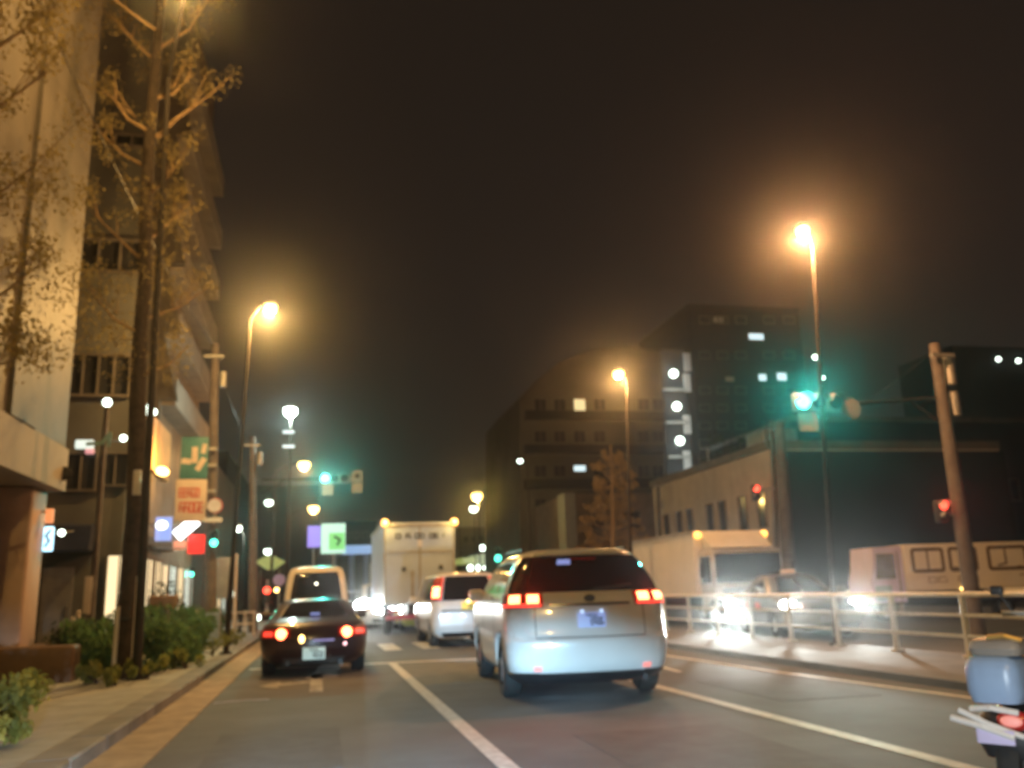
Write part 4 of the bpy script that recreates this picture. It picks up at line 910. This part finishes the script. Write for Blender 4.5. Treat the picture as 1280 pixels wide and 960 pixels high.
for s_ in (-1, 1): light(V1, 'SPOT', (s_*0.72, -2.45, 1.16), 45, (1.0, 0.06, 0.03), 0.06, aim=(-0.2, -1, 0.0), angle=R_(120), blend=1)
# --- low maroon coupe in our lane
cp = Shell([(0.20, .70, -1.95, 2.02, .25, .14), (0.30, .82, -2.08, 2.12, .32, .16), (0.45, .86, -2.14, 2.16, .34, .18), (0.60, .87, -2.14, 2.12, .34, .18), (0.72, .86, -2.10, 2.0, .32, .18),
            (0.82, .83, -2.02, 1.6, .30, .16), (0.88, .78, -1.80, 0.98, .28, .14), (0.93, .75, -1.45, 0.75, .25, .12), (1.05, .68, -1.12, 0.48, .24, .10), (1.16, .60, -0.82, 0.20, .24, .08), (1.22, .48, -0.60, -0.02, .22, .06), (1.235, .2, -.4, -.2, .1, .02)])
V2 = car('coupe', 'low dark maroon coupe ahead in the left lane with round lit tail lamps', 'car', cp, (-0.10, 17.5, 0), R_(0.5), M['paint_maroon'], wr=0.31, wb=2.42, ww=0.22)
cp.patch(7.0, 9.2, -1.15, 1.15, 0.006, nu=18).build('rear_window', M['glass'], V2)
for s_ in (-1, 1):
    cp.patch(7.1, 9.2, s_*2.15, s_*2.85, 0.006).build('side_window', M['glass'], V2)
    h_ = cp.patch(3.15, 4.35, s_*0.72, s_*1.95, 0.012, nu=14).build('tail_lamp', M['red_lens'], V2)
    p_ = cp.pt(3.7, s_*0.98); MB().sphere((p_.x, p_.y-0.03, p_.z), 0.088, 1, 0.35, 1).build('lamp_bulb', EM['tail'], h_)
    cp.patch(3.4, 4.0, s_*1.25, s_*1.6, 0.02, nu=5).build('lamp_bar', EM['tail_dim'], h_)
    mirror(V2, s_*0.80, 0.62, 0.92, M['paint_maroon'], s_)
    MB().tube((s_*0.42, -2.06, 0.22), (s_*0.42, -1.8, 0.22), 0.045, n=12).build('exhaust', M['black'], V2)
cp.patch(7.2, 9.3, -4.9, 4.9, 0.006, nu=2) 
plate(V2, -2.17, 0.37, 0.36, 0.19, m=EM['plate_lit'], seed=7)
cp.patch(0.1, 1.0, -1.0, 1.0, 0.012, nu=14).build('lower_bumper', mat('bumper_grey', (0.10, 0.10, 0.10), 0.4), V2)
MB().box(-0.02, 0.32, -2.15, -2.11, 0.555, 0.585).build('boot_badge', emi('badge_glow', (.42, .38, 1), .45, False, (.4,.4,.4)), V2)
MB().sphere((-0.20, -2.15, 0.60), 0.05, 0.9, 0.3, 1.3).build('amber_lamp', EM['far_orange'], V2)
MB().sphere((0.50, -2.08, 0.50), 0.03).build('reverse_lamp', emi('reverse', (1, .55, .6), 2.5, False), V2)
MB().box(-0.07, 0.09, -1.38, -1.33, 0.965, 1.0).build('window_sticker', EM['sticker'], V2)

# --- cream van ahead
vn = Shell([(0.30, .74, -2.30, 2.30, .12, .04), (0.40, .83, -2.36, 2.38, .14, .04), (0.60, .845, -2.38, 2.42, .14, .04), (0.95, .845, -2.38, 2.40, .14, .04), (1.10, .84, -2.37, 2.30, .14, .04), (1.35, .82, -2.34, 2.05, .14, .04),
            (1.70, .775, -2.28, 1.65, .15, .04), (1.92, .73, -2.22, 1.35, .16, .04), (2.05, .64, -2.10, 1.1, .2, .04), (2.10, .4, -1.8, .7, .2, .02)])
V3 = car('van', 'cream high-roofed van in front of the maroon coupe', 'van', vn, (-0.12+0.0, 27.3, 0), 0, M['paint_cream'], wr=0.32, wb=2.57)
V3.location.x = (at(357, 740, 25).x+at(433, 740, 25).x)/2
vn.patch(4.3, 7.0, -0.98, 0.98, 0.008, nu=14).build('rear_window', M['glass'], V3)
for s_ in (-1, 1):
    vn.patch(4.4, 6.8, s_*2.05, s_*2.5, 0.006).build('side_window', M['glass'], V3); vn.patch(4.4, 6.8, s_*2.54, s_*2.9, 0.006).build('side_window', M['glass'], V3)
    h_ = vn.patch(2.6, 4.0, s_*1.1, s_*2.01, 0.02, nu=6).build('tail_lamp', M['red_lens'], V3); vn.patch(2.9, 3.6, s_*1.3, s_*1.9, 0.03, nu=4).build('lamp_glow', EM['tail_far'], h_)
    mirror(V3, s_*0.84, 1.9, 1.25, M['black'], s_)
MB().sphere((0.0, -2.345, 1.62), 0.03).build('inner_lamp', EM['head_small'], V3)
plate(V3, -2.41, 0.62, seed=9); vn.patch(0.1, 1.2, -1, 1, 0.03, nu=10).build('bumper', M['black'], V3)

# --- white minivan ahead of the SUV
mn = Shell([(0.24, .72, -2.10, 2.12, .16, .06), (0.34, .82, -2.18, 2.20, .18, .06), (0.50, .845, -2.22, 2.24, .18, .06), (0.75, .85, -2.22, 2.24, .18, .06), (0.98, .845, -2.20, 2.05, .18, .06), (1.08, .835, -2.18, 1.70, .18, .06),
            (1.35, .79, -2.12, 1.25, .18, .06), (1.58, .745, -2.05, 0.85, .18, .05), (1.70, .66, -1.95, .6, .2, .05), (1.75, .4, -1.6, .2, .2, .02)])
V4 = car('minivan', 'small white minivan with tall red tail lamps, half hidden by the SUV', 'minivan', mn, (3.46, 23.6, 0), 0, M['paint_white'], wr=0.30, wb=2.6)
mn.patch(5.0, 7.45, -0.93, 0.93, 0.008, nu=14).build('rear_window', M['glass'], V4)
for s_ in (-1, 1):
    mn.patch(5.1, 7.3, s_*2.05, s_*2.5, 0.006).build('side_window', M['glass'], V4); mn.patch(5.1, 7.3, s_*2.54, s_*2.9, 0.006).build('side_window', M['glass'], V4)
    h_ = mn.patch(5.0, 7.3, s_*0.97, s_*2.0, 0.02, nu=6).build('tail_lamp', M['red_lens'], V4); mn.patch(5.3, 6.2, s_*1.15, s_*1.8, 0.035, nu=4).build('lamp_glow', EM['tail'], h_)
    mn.patch(5.0, 7.2, s_*1.0, s_*1.06, 0.03, nu=2).build('lamp_edge', EM['tail_dim'], h_)
    mirror(V4, s_*0.84, 1.5, 1.1, M['paint_white'], s_)
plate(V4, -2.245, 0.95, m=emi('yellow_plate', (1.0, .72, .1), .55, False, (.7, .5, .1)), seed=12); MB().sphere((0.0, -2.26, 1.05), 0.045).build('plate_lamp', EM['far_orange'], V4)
mn.patch(0.1, 1.0, -1, 1, 0.012, nu=10).build('lower_bumper', M['black'], V4)
mn.patch(3.3, 3.45, -0.95, 0.95, 0.003, nu=8).build('bumper_gap', M['black'], V4)

# --- generic oncoming sedan
sd = Shell([(0.20, .74, -2.2, 2.22, .22, .12), (0.30, .85, -2.30, 2.32, .26, .14), (0.48, .88, -2.34, 2.36, .28, .15), (0.65, .885, -2.34, 2.33, .28, .15), (0.80, .88, -2.30, 2.18, .26, .14),
            (0.92, .86, -2.20, 1.55, .24, .12), (0.98, .82, -1.85, 1.05, .22, .10), (1.12, .74, -1.50, .78, .22, .10), (1.32, .63, -1.10, .35, .22, .08), (1.42, .54, -.85, .05, .22, .06), (1.45, .3, -.6, -.2, .15, .02)])
def oncoming(name, label, sh, loc, rz, paint, tg, wt, hz, hu, glow=True, hs=0.11, em='head', pw=900, group=None, cat='car', ax=0.0):
    e_ = car(name, label, cat, sh, loc, rz, paint, group=group, wr=0.31)
    sh.patch(wt[0], wt[1], 4.0, 4.95, 0.006, nu=8).build('windscreen', M['glass'], e_); sh.patch(wt[0], wt[1], -4.95, -4.0, 0.006, nu=8).build('windscreen', M['glass'], e_)
    sh.patch(wt[0], wt[1], -1.1, 1.1, 0.006).build('rear_window', M['glass'], e_)
    for s_ in (-1, 1):
        sh.patch(wt[0], wt[1], s_*2.1, s_*2.5, 0.006).build('side_window', M['glass'], e_); sh.patch(wt[0], wt[1], s_*2.54, s_*2.88, 0.006).build('side_window', M['glass'], e_)
        h_ = sh.patch(hz[0], hz[1], s_*hu[0], s_*hu[1], 0.012).build('headlight', M['chrome'], e_)
        p_ = sh.pt((hz[0]+hz[1])/2, s_*(hu[0]*0.65+hu[1]*0.35)); MB().sphere(p_+Vector((0, 0.03, 0)), hs, 1.35, 0.5, 0.8).build('bulb', EM[em], h_)
        if glow: light(e_, 'SPOT', p_+Vector((0, 0.22, 0)), pw, (0.92, 1.0, 0.96), 0.06, aim=(ax, 1, 0.03), angle=R_(34), blend=1)
        mirror(e_, s_*0.88, 0.8, sh.lev(wt[0])[0]+0.03, paint, s_)
    sh.patch(2.2, 3.4, 4.45, 4.999, 0.01, nu=6).build('grille', M['black'], e_); sh.patch(2.2, 3.4, -4.999, -4.45, 0.01, nu=6).build('grille', M['black'], e_)
    sh.patch(0.6, 1.5, 4.3, 4.999, 0.01, nu=6).build('air_intake', M['black'], e_); sh.patch(0.6, 1.5, -4.999, -4.3, 0.01, nu=6).build('air_intake', M['black'], e_)
    fo = MB().rbox(-0.165, 0.165, sh.lev(2)[3]+0.005, sh.lev(2)[3]+0.025, 0.36, 0.52, 0.008).build('licence_plate', M['plate'], e_)
    return e_
q0, q1 = at(985, 763, 18.2), at(1072, 767, 18.2)
V5 = oncoming('taxi', 'dark grey oncoming taxi with bright headlights behind the median fence', sd, ((q0.x+q1.x)/2+0.50, 20.45, 0), R_(180-11), mat('grey_taxi_paint', (0.10, 0.10, 0.10), .35, coat=.5), 0, (6.3, 8.6), (3.1, 4.3), (3.2, 4.25), pw=1200, hs=0.14, cat='taxi', ax=0.32)
MB().rbox(-0.18, 0.18, -0.1, 0.06, 1.45, 1.56, 0.04).build('roof_lamp', M['sign_pale'], V5)
sd.patch(1.3, 2.4, 3.1, 4.999, 0.02, nu=10).build('front_bumper', M['paint_silver'], V5); sd.patch(1.3, 2.4, -4.999, -3.1, 0.02, nu=10).build('front_bumper', M['paint_silver'], V5)
q0 = at(466, 768, 35); q1 = at(492, 772, 35)
V7 = oncoming('white_car', 'white car facing us with blinding headlights left of the central box truck', mn, (q0.x*0.5+q1.x*0.5, 36.4, 0), R_(180), M['paint_white'], 0, (5.2, 7.4), (3.2, 4.3), (3.2, 4.4), hs=0.27, pw=900)
for dx, dz in ((-0.28, 0.72), (0.28, 0.72), (0.0, 0.66)): MB().sphere((dx, 2.27, dz), 0.14, 1.2, 0.4, 0.8).build('glare_blob', EM['head'], V7)  # added glowing blobs that widen the headlight glare
V8 = oncoming('yellow_taxi', 'taxi with blue upper and yellow lower body glimpsed between truck and white minivan', sd, (at(522, 772, 31).x+0.35, 33.4, 0), R_(180), mat('yellow_paint', (.65, .55, .08), .35, coat=.5), 0, (6.3, 8.6), (3.1, 4.3), (3.2, 4.25), hs=0.20, pw=500, cat='taxi')
sd.patch(5.0, 6.0, 4.1, 4.99, 0.012, nu=8).build('hood_panel', M['sign_blue'], V8); sd.patch(5.0, 6.0, -4.99, -4.1, 0.012, nu=8).build('hood_panel', M['sign_blue'], V8)
MB().rbox(-0.6, 0.6, 2.28, 2.36, 0.60, 0.74, 0.03).build('light_bar', EM['head_small'], V8)
# far queue with tail lamps left of the truck
for i, (px, Y) in enumerate(((441, 34.5), (452, 42))):
    q = at(px, 760, Y); e_ = car('far_car', ['dark far car with red tail lamps just right of the cream van', 'second dark far car with red tail lamps beyond the first'][i], 'car', sd, (q.x-0.1, Y+2.3, 0), 0, M['paint_dark'], cut=False)
    for s_ in (-1, 1): h_ = sd.patch(3.6, 4.5, s_*0.9, s_*1.9, 0.02, nu=4).build('tail_lamp', M['red_lens'], e_); MB().sphere((s_*0.62, -2.34, 0.80), 0.12, 1, .4, .9).build('lamp_bulb', EM['tail_far'], h_)
    sd.patch(6.3, 8.6, -1.1, 1.1, 0.006).build('rear_window', M['glass'], e_)
for a_, b_ in ((2.30, 2.42), (2.50, 2.60)): sd.patch(2.6, 3.9, a_, b_, 0.012, nu=4).build('side_patch', mat('pink_patch', (.55, .12, .10), .4), V5)  # two reddish patches on the taxi's side
# --- central box truck, rear view
def box_truck(name, label, loc, rz, W_, Lb, z0, z1, panel, cat='truck'):
    e_ = empty(name, loc, label, cat, None, rz)
    b = MB().box(-W_/2, W_/2, -Lb/2, Lb/2, z0, z1); bo = b.build('cargo_box', panel, e_, bevel=0.04)
    for s_ in (-1, 1):
        MB().box(s_*W_/2-(0.03 if s_ < 0 else -0.004), s_*W_/2+(0.03 if s_ > 0 else -0.004), -Lb/2-0.02, Lb/2+0.02, z1-0.09, z1+0.02).build('roof_trim', M['metal_grey'], bo)
        MB().box(s_*W_/2-(0.02 if s_ < 0 else -0.004), s_*W_/2+(0.02 if s_ > 0 else -0.004), -Lb/2+0.1, Lb/2-0.1, z0, z0+0.08).build('side_trim', M['metal_grey'], bo)
    MB().box(-0.4, 0.4, -Lb/2+0.1, Lb/2+2.0, 0.6, z0-0.004).build('chassis', M['black'], e_)
    for yy in (-Lb/2+1.0, Lb/2+0.9):
        for s_ in (-1, 1): wheel(e_, s_*(W_/2-0.2), yy, 0.42, 0.26, s_)
    return e_, bo
a, b_ = at(476, 700, 29), at(572, 700, 29); TX = (a.x+b_.x)/2; TW = b_.x-a.x; zt = at(520, 652, 29).z
T1, bo = box_truck('box_truck', 'tall white box truck seen from behind with two amber roof corner lamps', (TX, 32.3, 0), R_(0.6), TW-0.16, 6.2, 0.95, zt, M['truck_white'])
w = (TW-0.16)/2; yb = -3.1
for x in (-w*0.98, 0.0, w*0.95): MB().box(x-0.025, x+0.025, yb-0.045, yb-0.003, 1.0, zt-0.10).build('door_frame', M['metal_grey'], bo)
MB().box(-w*0.96, w*0.96, yb-0.05, yb-0.004, zt-0.16, zt-0.05).build('header_rail', M['metal_grey'], bo)
MB().box(-w*0.9, w*0.9, yb-0.03, yb-0.002, zt-0.98, zt-0.94).build('door_rib', M['metal_grey'], bo)
for x0, x1 in ((-0.80, -0.62), (-0.46, -0.30), (-0.16, 0.14), (0.32, 0.62)): b = MB(); glyphs(b, x0, x1, zt-0.52, zt-0.38, max(1, int((x1-x0)/0.12)), int(x1*50)+60, 0.035, yb-0.05); b.build('lettering', M['ink'], bo)
b = MB(); stroke(b, [(0.80, zt-0.38), (0.76, zt-0.45), (0.80, zt-0.52)], 0.025, yb-0.05); b.build('lettering', M['ink'], bo)
MB().box(-0.08, 0.08, yb-0.06, yb-0.052, zt-0.80, zt-0.58).build('label_plate', M['paint_white'], bo)
for x, z in ((-0.52, 2.05), (0.68, 2.08), (0.38, 1.12)): MB().rbox(x-0.07, x+0.07, yb-0.09, yb-0.05, z-0.06, z+0.08, 0.02).build('door_latch', M['ink'], bo)
MB().box(-0.30, -0.20, yb-0.06, yb-0.03, 1.0, 2.0).build('lock_rod', M['metal_grey'], bo)
for s_ in (-1, 1): MB().sphere((s_*w*0.98, yb-0.08, zt-0.02), 0.135).build('marker_lamp', EM['sodium'] if False else emi('amber_marker', (1.0, 0.42, 0.08), 3.0, False), bo)
for s_ in (-1, 1): light(T1, 'POINT', Vector((s_*w*0.98, yb-0.35, zt)), 25, (1, .6, .15), 0.08)
cab = MB().rbox(-w*0.95, w*0.95, 3.2, 5.1, 0.55, 2.6, 0.12).build('cab', M['paint_white'], T1)
MB().box(-w*0.85, w*0.85, 5.09, 5.12, 1.5, 2.4).build('windscreen', M['glass'], cab)
MB().box(-w*0.95, w*0.95, yb-0.02, yb+0.12, 0.48, 0.62).build('rear_bumper', M['sign_red'], T1)
for s_ in (-1, 1): MB().box(s_*0.85-0.2, s_*0.85+0.2, yb-0.06, yb, 0.68, 0.80).build('tail_lamp', M['red_lens'], T1)

# --- oncoming box truck at right
q0, q1 = at(868, 700, 25.2), at(962, 700, 25.2); TW = q1.x-q0.x; zt = at(870, 664, 25.2).z
T2, bo = box_truck('box_truck', 'cream oncoming box truck behind the median fence with two amber lamps above the cab', ((q0.x+q1.x)/2, 27.9, 0), R_(180), TW, 5.4, 0.9, zt, M['truck_cream'])
w = TW/2; yf = 2.7
cab = MB().rbox(-w*0.92, w*0.92, yf+0.05, yf+1.0, 0.45, 2.25, 0.10).build('cab', M['paint_silver'], T2)
MB().box(-w*0.84, w*0.84, yf+0.99, yf+1.015, 1.30, 2.12).build('windscreen', M['glass'], cab)
for s_ in (-1, 1):
    MB().box(s_*w*0.92-0.008, s_*w*0.92+0.008, yf+0.25, yf+0.85, 1.3, 2.05).build('side_window', M['glass'], cab)
    MB().path([(s_*w*0.9, yf+0.9, 2.0), (s_*(w+0.22), yf+1.05, 2.0), (s_*(w+0.22), yf+1.05, 1.5)], 0.015).rbox(s_*(w+0.22)-0.09, s_*(w+0.22)+0.09, yf+1.02, yf+1.08, 1.45, 1.85, 0.02).build('wing_mirror', M['black'], cab)
    MB().sphere((s_*(w-0.14), yf-0.0+0.06, zt-0.12), 0.115).build('marker_lamp', EM['marker'] if False else emi('amber_marker', (1.0, 0.45, 0.08), 3.0, False), bo)
    h_ = MB().rbox(s_*w*0.72-0.17, s_*w*0.72+0.17, yf+0.96, yf+1.03, 0.42, 0.66, 0.03).build('headlight', M['chrome'], cab)
    MB().sphere((s_*w*0.76, yf+1.05, 0.52), 0.24 if s_ > 0 else 0.11, 1, .4, .9).build('bulb', EM['head'] if s_ > 0 else EM['head_small'], h_)
MB().box(-w*0.7, w*0.7, yf+0.99, yf+1.02, 0.85, 1.15).build('grille', M['black'], cab)
MB().box(-w*0.92, w*0.92, yf+0.90, yf+1.08, 0.26, 0.40).build('bumper', M['metal_grey'], cab)
MB().prism([(yf, zt-0.02), (yf+0.75, 2.30), (yf+0.2, 2.30)], -w*0.8, w*0.8, 'X').build('wind_deflector', M['truck_cream'], T2)
light(T2, 'SPOT', Vector((w*0.76, yf+1.3, 0.52)), 7000, (0.88, 1.0, 0.97), 0.08, aim=(0.45, 1, 0.03), angle=R_(36), blend=1)
light(T2, 'SPOT', Vector((-w*0.72, yf+1.3, 0.56)), 600, (0.95, 1.0, 0.9), 0.08, aim=(0.4, 1, 0.03), angle=R_(36), blend=1)
for i_, yy in enumerate((-1.6, -0.2)): MB().sphere((w+0.03, yy, 0.95), 0.06).build('side_lamp', EM['far_orange'] if i_ == 0 else EM['head_small'], bo)

# --- delivery truck side-on, outlined characters on its box
Yd = 24.0; d0, d1 = at(1128, 683, Yd), at(1272, 675, Yd)
T3 = empty('delivery_truck', (d0.x, Yd, 0), 'parked delivery truck seen side-on with three large outlined characters on its cream side', 'truck', None, R_(-8))
Lw = d1.x-d0.x+0.1; zb = 0.86; zt = d0.z+0.05
sx0, sx1, cx0 = 0.0, Lw, at(1092, 700, Yd).x-d0.x
bo = MB().box(0.0, Lw, 0.0, 1.7, zb, zt).build('cargo_box', M['truck_side'], T3, bevel=0.03)
MB().box(Lw-0.16, Lw-0.02, -0.012, -0.001, zb+0.02, zt-0.02).build('end_panel', M['truck_lav'], bo)
bm_ = MB().prism([(cx0, 0.55), (cx0-0.06, 1.15), (cx0+0.05, 1.55), (cx0+0.12, zt-0.05), (-0.03, zt-0.03), (-0.03, 0.55)], 0.05, 1.6, 'Y').build('cab', M['truck_lav'], T3)
MB().prism([(cx0+0.12, 1.25), (cx0+0.2, zt-0.25), (-0.30, zt-0.25), (-0.30, 1.25)], 0.030, 0.049, 'Y').build('side_window', mat('tan_glass', (.16, .13, .09), .2), bm_)
MB().box(cx0+0.05, cx0+0.55, 0.02, 0.048, 0.60, 1.05).build('door_panel', M['case_blue'], bm_)
MB().box(-0.20, -0.18, 0.03, 0.049, 0.62, zt-0.2).build('door_seam', M['black'], bm_)
b = MB(); ww_ = 0.50; hh = (zt-zb)*0.46; zc0 = zt-0.16-hh
def frame_char(x0, x1, extra):
    stroke(b, [(x0+.04, zc0), (x1-.04, zc0), (x1, zc0+.05), (x1, zc0+hh-.05), (x1-.04, zc0+hh), (x0+.04, zc0+hh), (x0, zc0+hh-.05), (x0, zc0+.05), (x0+.04, zc0)], 0.10)
    for e2 in extra: stroke(b, e2, 0.05)
u = Lw/143.0
fr = lambda px: (px-1128)*u
frame_char(fr(1137), fr(1169), [[(fr(1153), zc0), (fr(1153), zc0+hh)]]); frame_char(fr(1177), fr(1205), [[(fr(1195), zc0), (fr(1195), zc0+hh)], [(fr(1180), zc0+.08), (fr(1190), zc0+.02)]])
frame_char(fr(1219), fr(1259), [[(fr(1237), zc0+hh), (fr(1237), zc0+.15), (fr(1228), zc0+.1)], [(fr(1247), zc0+.0), (fr(1251), zc0+.06), (fr(1255), zc0)]])
b.build('outlined_characters', M['ink_brown'], bo)
b = MB(); glyphs(b, fr(1150), fr(1172), zc0-.34, zc0-.2, 2, 31, .03); glyphs(b, fr(1182), fr(1206), zc0-.34, zc0-.2, 2, 32, .04); stroke(b, [(fr(1250), zc0-.2), (fr(1262), zc0-.19)], .04); b.build('small_lettering', mat('faint_ink', (.36, .27, .16)), bo)
MB().box(-0.05, Lw-0.1, 0.2, 1.5, 0.5, zb-0.004).build('chassis', M['black'], T3)
for xx in (cx0+0.35, Lw*0.72):
    tw_ = MB().tube((xx, 0.12, 0.30), (xx, 0.34, 0.30), 0.30, n=24).build('tyre', M['rubber'], T3); MB().tube((xx, 0.10, 0.30), (xx, 0.118, 0.30), 0.17, n=18).build('rim', M['rim'], tw_)
MB().sphere((Lw*0.40, -0.02, zb+0.02), 0.045).build('side_lamp', EM['far_orange'], bo)
# dark parked car row beyond rail
for i, (x, y) in enumerate(((14.6, 20.8), (17.6, 21.0))):
    pass

# --- motorcycle in the lower right corner
mq = at(1238, 900, 4.3)
mr = R_(-58)
MC = empty('motorcycle', (mq.x+0.61, mq.y+0.36, 0), 'motor scooter with rear case tinted headlight blue and red tail lamp, bottom right corner', 'motorcycle', None, mr)
def mz(py, Y=4.4): return at(1238, py, Y).z
zt_, zb_ = mz(806), mz(876)
case = MB().rbox(-0.135, 0.14, -0.70, -0.40, zb_, zt_-0.05, 0.07).build('rear_case', M['case_blue'], MC)  # blue of the reflected headlights is put into the case colour
MB().rbox(-0.11, 0.16, -0.66, -0.32, zt_-0.048, zt_+0.035, 0.05).build('lid', M['case_tan'], case)
MB().path([(0.0, -0.64, zt_+0.045), (0.08, -0.62, zt_+0.055), (0.16, -0.60, zt_+0.03)], 0.014).build('handle', mat('gold_highlight', (.6, .36, .1), .3, .6), case)  # gold highlight on the lid, shaped as a thin bar
MB().path([(-0.11, -0.70, zb_-0.03), (0.0, -0.74, zb_-0.015), (0.13, -0.72, zb_-0.035)], 0.016).build('carrier_bar', M['paint_white'], MC)
zl = mz(896); tl = MB().sphere((0.08, -0.66, zl), 0.085, 1, .5, .65).build('tail_lamp', M['red_lens'], MC)
MB().sphere((0.08, -0.70, zl), 0.05, 1.1, .4, .6).build('bulb', emi('moto_red', (.9, .14, .08), .7, False), tl)
MB().path([(-0.16, -0.74, zl+0.045), (-0.02, -0.74, zl-0.015), (0.14, -0.72, zl-0.07)], 0.015).path([(-0.21, -0.72, zl+0.0), (-0.05, -0.745, zl-0.03), (0.10, -0.74, zl-0.075)], 0.018).build('chrome_stays', M['paint_white'], MC)
MB().rbox(-0.085, 0.10, -0.75, -0.735, mz(924), mz(906), 0.01).build('licence_plate', M['truck_lav'], MC)
body = MB().rbox(-0.15, 0.17, -0.62, 0.25, 0.30, zb_-0.04, 0.1).build('body', M['black'], MC)
MB().rbox(-0.12, 0.14, -0.34, 0.45, zb_-0.04, zb_+0.10, 0.06).build('seat', M['rubber'], MC)
MB().rbox(-0.16, 0.18, 0.25, 0.85, 0.20, 0.34, 0.05).prism([(0.80, 0.28), (0.95, 0.28), (0.80, 0.95), (0.70, 0.92)], -0.16, 0.18, 'X').build('front_shield', M['black'], MC)
MB().path([(0.01, 0.95, 0.3), (0.01, 0.74, 1.0)], 0.03).path([(-0.32, 0.66, 1.0), (0.01, 0.74, 1.0), (0.34, 0.66, 1.0)], 0.018).build('handlebar', M['metal_grey'], MC)
for s_ in (-1, 1): MB().tube((s_*0.25, 0.68, 1.0), (s_*0.33, 0.66, 1.15), 0.008).rbox(s_*0.33-0.04, s_*0.33+0.04, 0.65, 0.67, 1.12, 1.18, 0.02).build('mirror', M['black'], MC)
for yy, r in ((-0.42, 0.24), (1.02, 0.24)):
    ty = MB(); vs = []; n = 26
    prof = [(r*.6, -.05), (r*.92, -.055), (r, 0), (r*.92, .055), (r*.6, .05)]
    for k_ in range(n):
        a = 2*math.pi*k_/n
        for pr_, px in prof: vs.append((0.01+px, yy+pr_*math.cos(a), r+pr_*math.sin(a)))
    ty.add(vs, [(k_*5+j, k_*5+j+1, ((k_+1) % n)*5+j+1, ((k_+1) % n)*5+j) for k_ in range(n) for j in range(4)], True)
    to = ty.build('tyre', M['rubber'], MC); MB().tube((-0.03, yy, r), (0.05, yy, r), r*.58, n=20).build('rim', M['metal_grey'], to)

# ------------------------------------------------------------------ own headlights (they light the SUV's bumper) and lit shops
hl_ = empty('headlight_pair', (0, 0.55, 0.66), 'pair of cool white headlights throwing their beam at the white SUV', 'headlight')
for x in (-0.62, 0.62):
    MB().rbox(x-0.12, x+0.12, -0.1, 0.0, -0.07, 0.07, 0.03).build('lamp_housing', M['chrome'], hl_)
    light(hl_, 'SPOT', (x, 0.12, 0.0), 5000, (0.42, 0.75, 1.0), 0.05, aim=(0.20, 1, -0.235), angle=R_(32), blend=0.45)
    light(hl_, 'SPOT', (x, 0.12, 0.0), 4200, (0.76, 0.92, 1.0), 0.05, aim=(-0.05, 1, -0.33), angle=R_(36), blend=0.7)
    sd_ = 1 if x > 0 else -1; light(hl_, 'SPOT', (x, 0.12, 0.0), 4200 if x < 0 else 620, (0.80, 0.92, 1.0), 0.05, aim=(-0.34, 1, -0.20) if x < 0 else (0.85, 1, -0.22), angle=R_(28) if x < 0 else R_(52), blend=0.8)

# ------------------------------------------------------------------ haze added for lamp halos in place of windscreen glare
hz_ = MB().box(-310, 310, -45, 430, -1.4, 60)
ho = hz_.build('haze', M['asphalt']); ho.data.materials.clear(); hm = bpy.data.materials.new('halo_air'); hm.use_nodes = True
t = hm.node_tree; t.nodes.clear(); o_ = t.nodes.new('ShaderNodeOutputMaterial'); pv = t.nodes.new('ShaderNodeVolumePrincipled')
pv.inputs['Color'].default_value = (0.96, 0.96, 0.96, 1); pv.inputs['Density'].default_value = 0.0011; pv.inputs['Anisotropy'].default_value = 0.945
t.links.new(pv.outputs[0], o_.inputs['Volume']); ho.data.materials.append(hm); tag(ho, kind='stuff'); ho['label'] = 'thin haze added over the whole street to make lamp halos'; ho['category'] = 'haze'
ho.visible_shadow = True
